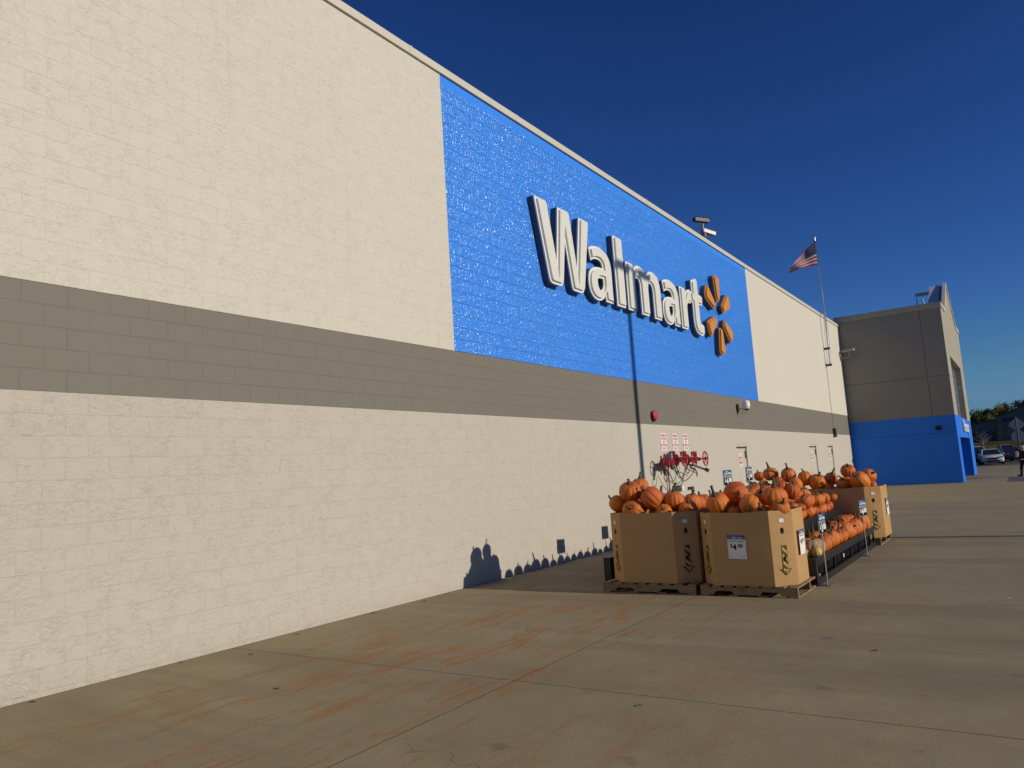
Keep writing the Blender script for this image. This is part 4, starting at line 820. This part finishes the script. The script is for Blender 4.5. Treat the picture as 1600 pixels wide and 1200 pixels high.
for c, r, v, t, sp, sv, lab in (
    ((3.985, 9.66, 1.135), .150, 1, (.55, -.1), .2, 3, 'pumpkin with a long black stem at the left front of the near right bin'),
    ((4.151, 9.99, 1.233), .166, 3, (-.3, 1.05), .9, 0, 'large tilted pumpkin with deep grooves near the left top of the near right bin'),
    ((4.387, 9.70, 1.090), .146, 0, (1.9, .2), 0, 2, 'pumpkin showing its pale blossom end at the front of the near right bin'),
    ((4.66, 9.86, 1.190), .158, 4, (.1, .1), 1, 3, 'big upright pumpkin with a curved stem on the right of the near right bin'),
    ((4.77, 9.68, 1.055), .110, 1, (.6, .6), 3, 3, 'small pumpkin at the right front corner of the near right bin'),
    ((4.675, 10.20, 1.27), .100, 4, (-.2, .1), 0, 0, 'small rounded pumpkin with a white sticker behind the big upright one'),
    ((4.80, 10.19, 1.235), .104, 3, (.2, .3), 2, 2, 'narrow ribbed pumpkin at the back right of the near right bin'),
    ((4.36, 10.28, 1.14), .110, 0, (.3, .2), 2, 1, 'reddish pumpkin squeezed at the back of the near right bin'),
    ((4.19, 9.66, 1.012), .09, 1, (.2, .2), 2, 0, 'pumpkin just showing above the front rim of the near right bin, on the left'),
    ((4.522, 9.66, 1.003), .112, 0, (.9, .2), 2, 1, 'pumpkin just showing above the front rim of the near right bin, on the right'),
    ((3.92, 10.12, 1.10), .13, 2, (.2, -.2), 2, 1, 'pumpkin at the back left of the near right bin')):
    pumpkin(c, r, lab, G2, v, t, sp, sv)
for c, r, v, sv, lab in (
    ((3.956, 15.6, 1.155), .168, 4, 2, 'broad pumpkin facing its stem forward at the left of the far right bin'),
    ((4.14, 15.9, 1.20), .137, 0, 3, 'dark pumpkin with a tall straight stem in the far right bin'),
    ((4.193, 15.45, 1.07), .085, 1, 0, 'tiny pumpkin at the front rim of the far right bin'),
    ((4.506, 15.7, 1.350), .141, 4, 2, 'topmost round pumpkin of the far right bin'),
    ((4.44, 15.6, 1.12), .146, 0, 1, 'shaded pumpkin under the topmost one in the far right bin'),
    ((4.745, 15.48, 1.14), .168, 3, 2, 'large pumpkin lying on its side at the right of the far right bin'),
    ((4.85, 15.80, 1.235), .142, 1, 0, 'smooth pumpkin behind the right-hand one in the far right bin'),
    ((4.91, 15.62, 1.05), .095, 2, 0, 'small pumpkin at the right rim of the far right bin')):
    pumpkin(c, r, lab, G3, v, (PR.gauss(.3, .3), PR.gauss(0, .4)), None, sv)
for c, r, v, sv, lab in (
    ((3.07, 15.6, 1.375), .157, 4, 3, 'bright upright pumpkin crowning the middle heap at the back'),
    ((2.75, 15.9, 1.336), .112, 0, 0, 'half hidden pumpkin left of the bright one crowning the back heap'),
    ((3.418, 15.6, 1.335), .155, 1, 3, 'large rounded pumpkin second from the left along the top of the back heap'),
    ((3.73, 15.6, 1.245), .132, 3, 0, 'pumpkin with a slanting stem at the right of the back heap'),
    ((3.61, 15.35, 1.145), .125, 3, 2, 'long pumpkin leaning to the right in the back heap'),
    ((3.25, 15.44, 1.19), .125, 0, 3, 'pumpkin just under the crown of the back heap'),
    ((2.95, 15.45, 1.15), .12, 0, 1, 'dark pumpkin low at the left of the back heap'),
    ((2.70, 15.6, 1.12), .12, 0, 1, 'pumpkin at the left rim of the far left bin')):
    pumpkin(c, r, lab, G4, v, (PR.gauss(.2, .3), PR.gauss(0, .4)), None, sv)
for (x0, y0, g_, w_) in ((2.62, 9.78, G1, 'near left'), (3.95, 9.76, G2, 'near right'), (4.02, 15.5, G3, 'far right'), (2.66, 15.55, G4, 'far left')):
    for i in range(4):
        for j in range(3):
            pumpkin((x0 + i * .26 + PR.uniform(-.01, .01), y0 + j * .23, .86 + PR.uniform(-.03, .03)), .135, 'pumpkin buried under the heap inside the %s cardboard bin' % w_, 'pumpkins buried in the %s bin' % w_, stem=False)
ORD = ['first', 'second', 'third', 'fourth', 'fifth', 'sixth', 'seventh', 'eighth', 'ninth', 'tenth', 'eleventh', 'twelfth', 'thirteenth', 'fourteenth', 'fifteenth', 'sixteenth', 'seventeenth', 'eighteenth', 'nineteenth', 'twentieth', 'twenty-first', 'twenty-second', 'twenty-third', 'twenty-fourth', 'twenty-fifth']
def row(x, z, ya, yb, rr, name, group, jx=.03, tl=.3):
    y = ya; k = 0
    while y < yb and k < 25:
        r = PR.uniform(*rr); y += r; v = PR.randrange(6)
        pumpkin((x + PR.uniform(-jx, jx), y, z + PM[v][1] * r * .95), r, '%s pumpkin from the near end, %s' % (ORD[k], name), group, v, (PR.gauss(0, tl), PR.gauss(0, tl))); y += r * .98; k += 1
row(4.76, .275, 11.40, 15.0, (.12, .158), 'front row of the lower right shelf', 'pumpkins in the front row of the lower right shelf')
row(4.53, .30, 10.7, 15.0, (.10, .125), 'back row of the lower right shelf', 'pumpkins in the back row of the lower right shelf')
row(4.25, .665, 10.6, 14.9, (.085, .13), 'middle right shelf', 'pumpkins on the middle right shelf', .04)
row(2.10, .275, 10.6, 15.0, (.105, .135), 'lower left shelf facing the wall', 'pumpkins on the lower left shelf')
row(2.58, .665, 10.6, 15.0, (.10, .13), 'middle left shelf facing the wall', 'pumpkins on the middle left shelf')
row(3.86, .87, 11.5, 15.0, (.095, .125), 'right row of the top shelf', 'pumpkins in the right row of the top shelf')
row(3.50, .87, 10.9, 15.0, (.10, .135), 'centre row of the top shelf', 'pumpkins in the centre row of the top shelf')
row(3.00, .90, 10.6, 15.0, (.11, .165), 'left row of the top shelf', 'pumpkins in the left row of the top shelf', .05, .2)
row(4.64, .43, 12.9, 14.9, (.09, .11), 'loose layer piled on the lower right shelf', 'pumpkins piled on the lower right rows', .05, .6)
row(3.66, 1.03, 12.6, 14.6, (.09, .11), 'loose layer piled on the top shelf', 'pumpkins piled on the top shelf', .05, .6)
row(4.28, .83, 12.2, 14.95, (.07, .12), 'loose layer piled on the middle right shelf', 'pumpkins piled on the middle right shelf', .07, .7)
# pale gourds at the near end of the lower shelf
gd = tag(empty('warty_squash', (4.74, 11.22, .28)), 'lumpy tan and cream squash at the near end of the lower shelf', 'squash'); o = bpy.data.objects.new('rind', PM[5][0].copy()); o.data.materials[0] = M_squash; COL.objects.link(o); o.parent = gd; o.scale = (.17, .17, .16); o.location = (0, 0, .125)
s = bpy.data.objects.new('stem', SM[3]); COL.objects.link(s); s.parent = gd; s.scale = (.13, .13, .13); s.location = (0, 0, .19); s.rotation_euler = (1.1, 0, .4)
for c, r, lab in (((4.83, 11.02, .35), .07, 'pale yellow round gourd at the near end of the lower shelf'), ((4.70, 11.0, .335), .058, 'second small yellow gourd behind the pale one')):
    gd = tag(empty('yellow_gourd', (c[0], c[1], c[2] - r)), lab, 'gourd', 'small yellow gourds'); o = bpy.data.objects.new('rind', PM[3][0].copy()); o.data.materials[0] = M_gourd; COL.objects.link(o); o.parent = gd; o.scale = (r, r, r); o.location = (0, 0, r)
# ---------------------------------------------------------------- price sign stands
def sign_stand(x, y, z0, ztop, lab, yaw=0.0, w=.17, price=('4', '88'), base=True, flip=0):
    root = tag(empty('price_sign_stand', (x, y, z0), (0, 0, yaw)), lab, 'price sign', 'price signs on thin poles'); H = ztop - z0; hh = .085
    mb = MB(); mb.tube([(0, .012, 0), (0, .012, H - .05)], .009, 8); mb.build('pole', M_alu, root)
    if base: mb = MB(); mb.box((-.06, -.05, 0.001), (.06, .14, .008)); bevel(mb.build('base_plate', M_metal, root), .004)
    mb = MB(); mb.box((-w / 2, -.004, H - hh), (w / 2, .006, H)); mb.build('header', M_navy, root)
    mb = MB(); mb.box((-w / 2, -.003, H - hh - .034), (w / 2, .005, H - hh - .001)); mb.build('clip_strip', M_greycard, root)
    mb = MB(); mb.box((-w / 2 - .008, -.006, H - hh - .17), (w / 2 + .008, .006, H - hh - .035)); mb.build('card_frame', M_greycard, root)
    mb = MB(); mb.box((-w / 2 + .004, -.009, H - hh - .163), (w / 2 - .004, -.0062, H - hh - .042)); mb.build('price_panel', M_ink, root)
    R, U = (1, 0, 0), (0, 0, 1)
    text_mesh('lettering', 'Everyday', .03, (-.03, -.0045, H - .022), R, U, M_paper, root, .0005)
    text_mesh('lettering', 'Low Price', .055, (0.01, -.0045, H - .055), R, U, M_paper, root, .0005, width=w * .8, bold=.002)
    zc = H - hh - .103
    text_mesh('lettering', '$', .075, (-w * .36, -.0095, zc + .02), R, U, M_paper, root, .0005, bold=.002)
    text_mesh('lettering', price[0], .13, (-w * .12, -.0095, zc), R, U, M_paper, root, .0005, bold=.004)
    text_mesh('lettering', price[1], .095, (w * .24, -.0095, zc + .018), R, U, M_paper, root, .0005, bold=.004)
sign_stand(5.06, 10.46, 0.005, .915, 'price sign at the near end of the rack beside the lumpy squash', 1.45, .25, ('3', '88'))
sign_stand(5.04, 13.60, 0.005, .90, 'price sign on a thin pole near the far right bin', 1.30, .25, ('4', '88'))
sign_stand(3.21, 12.50, .872, 1.53, 'price sign above the top shelf, left of the first cream door', 1.42, .29, ('4', '88'), False)
sign_stand(3.03, 14.30, .872, 1.55, 'price sign above the top shelf, in front of the first cream door edge', 1.50, .29, ('3', '88'), False)
# litter
lf = None
for x, y in ((.10, 3.2), (.06, 4.6), (.14, 6.0), (.08, 7.3), (.18, 8.2), (.07, 8.8), (.5, 5.1), (1.9, 4.3), (4.9, 5.0), (6.1, 7.1)):
    mb = MB(); a_ = x * 40; c_, s_ = math.cos(a_) * .022, math.sin(a_) * .022
    mb.add([(x - c_ * 1.6, y - s_ * 1.6, .003), (x + s_ * .8, y - c_ * .8, .010), (x + c_ * 1.6, y + s_ * 1.6, .004), (x - s_ * .8, y + c_ * .8, .012)], [(0, 1, 2), (0, 2, 3)])
    tag(mb.build('dry_leaf', M_stem, fix=False), 'tiny curled dry leaf lying on the concrete', 'leaf', 'dry leaves scattered on the pavement')
for x, y, lab in ((2.05, 9.62, 'scrap of white paper on the shaded concrete left of the bins, nearer one'), (2.15, 9.95, 'scrap of white paper on the shaded concrete left of the bins, farther one'), (7.02, 9.9, 'tiny white scrap on the sunlit concrete at the right')):
    mb = MB(); mb.add([(x - .03, y, .003), (x, y - .02, .004), (x + .035, y + .01, .012), (x, y + .025, .005)], [(0, 1, 2, 3)]); tag(mb.build('paper_scrap', M_paper, fix=False), lab, 'litter', 'paper scraps')
mb = MB(); mb.box((4.962, 12.02, .17), (4.975, 12.07, .22)); o = mb.build('paper_tag', M_paper); tag(o, 'small white tag hanging on the black rack rail', 'tag')
# ================================================================== PARKING LOT
def car(x, y, yaw, paint, kind, label):
    root = tag(empty('parked_car', (x, y, -0.006), (0, 0, yaw)), label, 'car', 'cars in the parking lot')   # front toward local -y
    suv = kind == 'suv'; L = 4.7; Wd = .90; Hh = 1.74 if suv else 1.42; belt = 1.02 if suv else .90
    #  body stations along y: (y, half width, bottom, top)
    stn = [(-L / 2, .62, .35, .55), (-L / 2 + .10, .80, .22, .68 if not suv else .85), (-L / 2 + .5, Wd, .20, .80 if not suv else .98), (-1.15, Wd, .20, belt), (.0, Wd, .20, belt + .02), (1.2, Wd, .20, belt + .04), (L / 2 - .35, .88, .22, belt + .04), (L / 2 - .05, .82, .26, .90), (L / 2, .70, .38, .70)]
    vs = []
    for (yy, w, b, t) in stn:
        vs += [(-w * .9, yy, b), (-w, yy, b + .12), (-w, yy, (b + t) / 2), (-w * .97, yy, t - .07), (-w * .86, yy, t), (w * .86, yy, t), (w * .97, yy, t - .07), (w, yy, (b + t) / 2), (w, yy, b + .12), (w * .9, yy, b)]
    n = 10; fs = [(j * n + i, j * n + (i + 1) % n, (j + 1) * n + (i + 1) % n, (j + 1) * n + i) for j in range(len(stn) - 1) for i in range(n)] + [tuple(range(n)), tuple(range((len(stn) - 1) * n, len(stn) * n))]
    mb = MB(); mb.add(vs, fs, 0, True); o = mb.build('body', paint, root); bevel(o, .03)
    yf0, yf1 = (-1.25, -.60) if suv else (-1.15, -.35); yb0, yb1 = (2.1, 1.75) if suv else (1.75, .95)
    g = [(yf0, Wd * .84, belt - .02), (yf1, Wd * .66, Hh - .04), (yb1, Wd * .66, Hh - .04), (yb0, Wd * .82, belt - .02)]
    mb = MB(); v = []
    for (yy, w, z) in g: v += [(-w, yy, z), (w, yy, z)]
    mb.add(v, [(0, 1, 3, 2), (4, 5, 7, 6), (0, 2, 4, 6), (1, 7, 5, 3)]); mb.build('window', M_glass, root)
    mb = MB(); mb.add([(-Wd * .66, yf1 - .03, Hh - .05), (Wd * .66, yf1 - .03, Hh - .05), (Wd * .66, yb1 + .03, Hh - .05), (-Wd * .66, yb1 + .03, Hh - .05), (-Wd * .58, yf1 + .1, Hh), (Wd * .58, yf1 + .1, Hh), (Wd * .58, yb1 - .1, Hh), (-Wd * .58, yb1 - .1, Hh)], [(0, 3, 2, 1), (4, 5, 6, 7), (0, 1, 5, 4), (1, 2, 6, 5), (2, 3, 7, 6), (3, 0, 4, 7)])
    for sx in (-1, 1):
        mb.tube([(sx * Wd * .85, yf0 - .02, belt - .02), (sx * Wd * .665, yf1, Hh - .04)], .035, 5); mb.tube([(sx * Wd * .83, yb0, belt - .02), (sx * Wd * .665, yb1, Hh - .04)], .05, 5); mb.tube([(sx * Wd * .86, .35, belt), (sx * Wd * .67, .30, Hh - .04)], .03, 5)
    mb.build('roof', paint, root)
    for sx in (-1, 1):
        for yy in (-1.42, 1.38):
            mb = MB(); mb.tube([(sx * .70, yy, .33), (sx * .915, yy, .33)], .33, 20); w_ = mb.build('wheel', M_rubber, root)
            mb = MB(); mb.tube([(sx * .916, yy, .33), (sx * .925, yy, .33)], .20, 16); fixp2(mb.build('rim', M_metal), w_)
        mb = MB(); mb.obox((sx * .64, -L / 2 + .14, .66 if not suv else .80), (.17, 0, 0), (0, .10, 0), (0, 0, .06)); bevel(mb.build('headlight', M_alu, root), .02)
        mb = MB(); mb.obox((sx * .66, L / 2 - .06, .80), (.16, 0, 0), (0, .06, 0), (0, 0, .07)); bevel(mb.build('tail_light', M_red, root), .02)
        mb = MB(); mb.obox((sx * (Wd + .07), yf0 + .15, belt + .04), (.09, 0, 0), (0, .05, 0), (0, 0, .06)); bevel(mb.build('mirror', paint, root), .02)
    mb = MB(); mb.box((-.42, -L / 2 - .02, .50), (.42, -L / 2 + .12, .62)); mb.box((-.5, -L / 2 + .0, .28), (.5, -L / 2 + .12, .38)); mb.build('grille', M_ink, root)
    mb = MB(); mb.box((-.26, -L / 2 - .03, .40), (.26, -L / 2 - .015, .50)); mb.build('number_plate', M_greycard, root)
    return root
def fixp2(o, p): o.parent = p
P_white = simple('white_car_paint', (.62, .62, .58), .25, var=.02); P_dark = simple('dark_car_paint', (.02, .022, .025), .2, var=.05); P_grey = simple('grey_car_paint', (.16, .18, .18), .25, var=.05); P_silver = simple('silver_car_paint', (.40, .41, .40), .25, .3, var=.03)
car(4.75, 84.0, .12, P_white, 'sedan', 'white sedan facing the camera in the nearest row of the lot')
car(3.1, 86.5, .05, P_dark, 'sedan', 'dark sedan partly hidden behind the blue entrance corner')
car(2.9, 99.0, .35, P_white, 'suv', 'white sport utility vehicle with a dark windshield above the dark sedan')
car(5.95, 92.5, 3.45, P_dark, 'sedan', 'dark sedan seen from behind right of the white sedan')
car(5.7, 109.0, .15, P_silver, 'suv', 'silver pickup-like vehicle facing the camera behind the dark sedan')
car(8.6, 99.0, 3.3, P_dark, 'suv', 'dark vehicle at the right edge behind the person')
car(-.5, 104.0, .1, P_grey, 'sedan', 'grey sedan farther back behind the entrance block')
# road signs seen from behind
s = tag(empty('road_sign', (7.20, 62.0, 0)), 'backs of a diamond and an octagonal road sign on one dark post behind the person', 'road sign')
mb = MB(); mb.tube([(0, 0, 0), (-.02, 0, 3.55)], .05, 6); mb.build('post', M_dark, s)
Msg = simple('bare_sign_back', (.34, .38, .38), .45, .3)
mb = MB(); mb.prism([(0, 2.52), (.50, 3.02), (0, 3.52), (-.50, 3.02)], .03, .045, 1); bevel(mb.build('diamond_plate', Msg, s), .01)
mb = MB(); mb.prism([(.42 * math.cos(math.radians(22.5 + 45 * k)), 2.2 + .42 * math.sin(math.radians(22.5 + 45 * k))) for k in range(8)], .03, .045, 1); bevel(mb.build('octagon_plate', Msg, s), .01)
# ---------------------------------------------------------------- the person at the right edge
def person(x, y, z, yaw):
    root = tag(empty('person', (x, y, z), (0, 0, yaw)), 'grey-haired person in black clothes standing at the right edge holding a white bag', 'person')
    J = {'pel': (0, 0, .88, .14), 'sp': (0, 0, 1.05, .145), 'ch': (0, -.01, 1.25, .155), 'nk': (0, 0, 1.42, .06), 'hd': (0, -.01, 1.50, .085), 'ht': (0, -.01, 1.62, .075)}
    E = [('pel', 'sp'), ('sp', 'ch'), ('ch', 'nk'), ('nk', 'hd'), ('hd', 'ht')]
    for s, n, fy in ((-1, 'l', -.12), (1, 'r', .14)):
        J.update({n + 'hip': (s * .10, 0, .82, .10), n + 'kn': (s * .11, fy * .6 - .03, .47, .065), n + 'an': (s * .115, fy, .09, .045), n + 'to': (s * .13, fy - .17, .04, .035), n + 'sh': (s * .19, 0, 1.36, .06), n + 'el': (s * .27, .03, 1.08, .045), n + 'wr': (s * .25, -.16, .96, .03), n + 'pm': (s * .24, -.24, .94, .028)})
        E += [('pel', n + 'hip'), (n + 'hip', n + 'kn'), (n + 'kn', n + 'an'), (n + 'an', n + 'to'), ('ch', n + 'sh'), (n + 'sh', n + 'el'), (n + 'el', n + 'wr'), (n + 'wr', n + 'pm')]
        for k in range(4):
            J[n + 'f%d' % k] = (s * (.215 + .017 * k), -.30 + .004 * k, .925, .009); J[n + 'g%d' % k] = (s * (.215 + .016 * k), -.33 + .006 * k, .895, .008); E += [(n + 'pm', n + 'f%d' % k), (n + 'f%d' % k, n + 'g%d' % k)]
        J[n + 't'] = (s * .20, -.26, .95, .010); E.append((n + 'pm', n + 't'))
    ks = list(J); me = bpy.data.meshes.new('body'); me.from_pydata([J[k][:3] for k in ks], [(ks.index(a), ks.index(b)) for a, b in E], [])
    o = bpy.data.objects.new('body', me); COL.objects.link(o); sk = o.modifiers.new('skin', 'SKIN'); 
    for i, k in enumerate(ks): me.skin_vertices[0].data[i].radius = (J[k][3], J[k][3] * (.75 if k in ('pel', 'sp', 'ch') else 1)); me.skin_vertices[0].data[i].use_root = (k == 'pel')
    sb = o.modifiers.new('sub', 'SUBSURF'); sb.levels = 2; sb.render_levels = 2
    dg = bpy.context.evaluated_depsgraph_get(); m2 = bpy.data.meshes.new_from_object(o.evaluated_get(dg)); bpy.data.objects.remove(o)
    m2.materials.clear(); m2.materials.append(M_skin); m2.materials.append(M_cloth)
    for p in m2.polygons:
        c = p.center; p.use_smooth = True; p.material_index = 0 if (c.z > 1.43 or (c.y < -.18 and .85 < c.z < 1.0)) else 1
    o = bpy.data.objects.new('body', m2); COL.objects.link(o); o.parent = root
    mb = MB(); ell(mb, (0, .012, 1.60), .098, .112, .105, 16, 10); mb.build('hair', M_hair, root)
    mb = MB(); ell(mb, (0, -.03, 1.545), .075, .088, .105, 16, 10); mb.tube([(0, -.11, 1.56), (0, -.135, 1.535), (0, -.11, 1.525)], .013, 6); mb.build('face', M_skin, root)
    for sx in (-1, 1):
        mb = MB(); ell(mb, (sx * .03, -.108, 1.565), .011, .008, .007); mb.build('eye', M_ink, root); mb = MB(); ell(mb, (sx * .085, 0, 1.55), .012, .02, .032); mb.build('ear', M_skin, root)
    mb = MB(); ell(mb, (0, -.112, 1.492), .022, .006, .006); mb.build('mouth', M_redd, root)
    mb = MB(); mb.tube([(0, 0, .78), (0, -.005, 1.0), (0, -.01, 1.3), (0, 0, 1.42)], [.20, .19, .20, .08], 16); ell(mb, (0, 0, 1.3), .22, .14, .12); mb.build('jacket', M_cloth, root)
    for n, fy, s in (('l', -.12, -1), ('r', .14, 1)):
        mb = MB(); mb.add([], []); ell(mb, (s * .125, fy - .07, .045), .05, .14, .045); mb.build('shoe', M_ink, root)
    root.scale = (1.12, 1.12, .93)
    bg_ = tag(empty('white_bag', (x - .27, y - .28, 1.02)), 'small white bag held by the person at the right edge', 'bag'); mb = MB(); mb.prism([(-.07, -.02), (.06, 0), (.08, .26), (-.06, .24)], -.04, .05, 1); bevel(mb.build('pouch', M_paper, bg_), .015)
    mb = MB(); torus(mb, (0, 0, .24), .05, .006, (1, 0, 0), (0, 0, 1), 14, 4); mb.build('handle', M_paper, bg_)
person(7.33, 47.6, 0.004, -1.0)
# the lot's lamp post outside the frame on the right: its shadow falls across the sign and the wall
lp = tag(empty('parking_lot_lamp', (12.6, 16.93, 0)), 'tall square parking lot lamp post with two flat heads', 'street lamp')
mb = MB(); mb.box((-.10, -.10, 0), (.10, .10, 10.6)); mb.build('pole', M_metal, lp)
mb = MB(); mb.tube([(0, 0, -.2), (0, 0, .75)], .32, 20); mb.build('concrete_base', M_conc, lp)
for s in (-1, 1):
    mb = MB(); mb.box((-.2, min(s * .25, s * .95), 10.5), (.2, max(s * .25, s * .95), 10.60)); bevel(mb.build('lamp_head', M_metal, lp), .03); mb = MB(); mb.tube([(0, 0, 10.55), (0, s * .3, 10.58)], .04, 6); mb.build('arm', M_metal, lp)
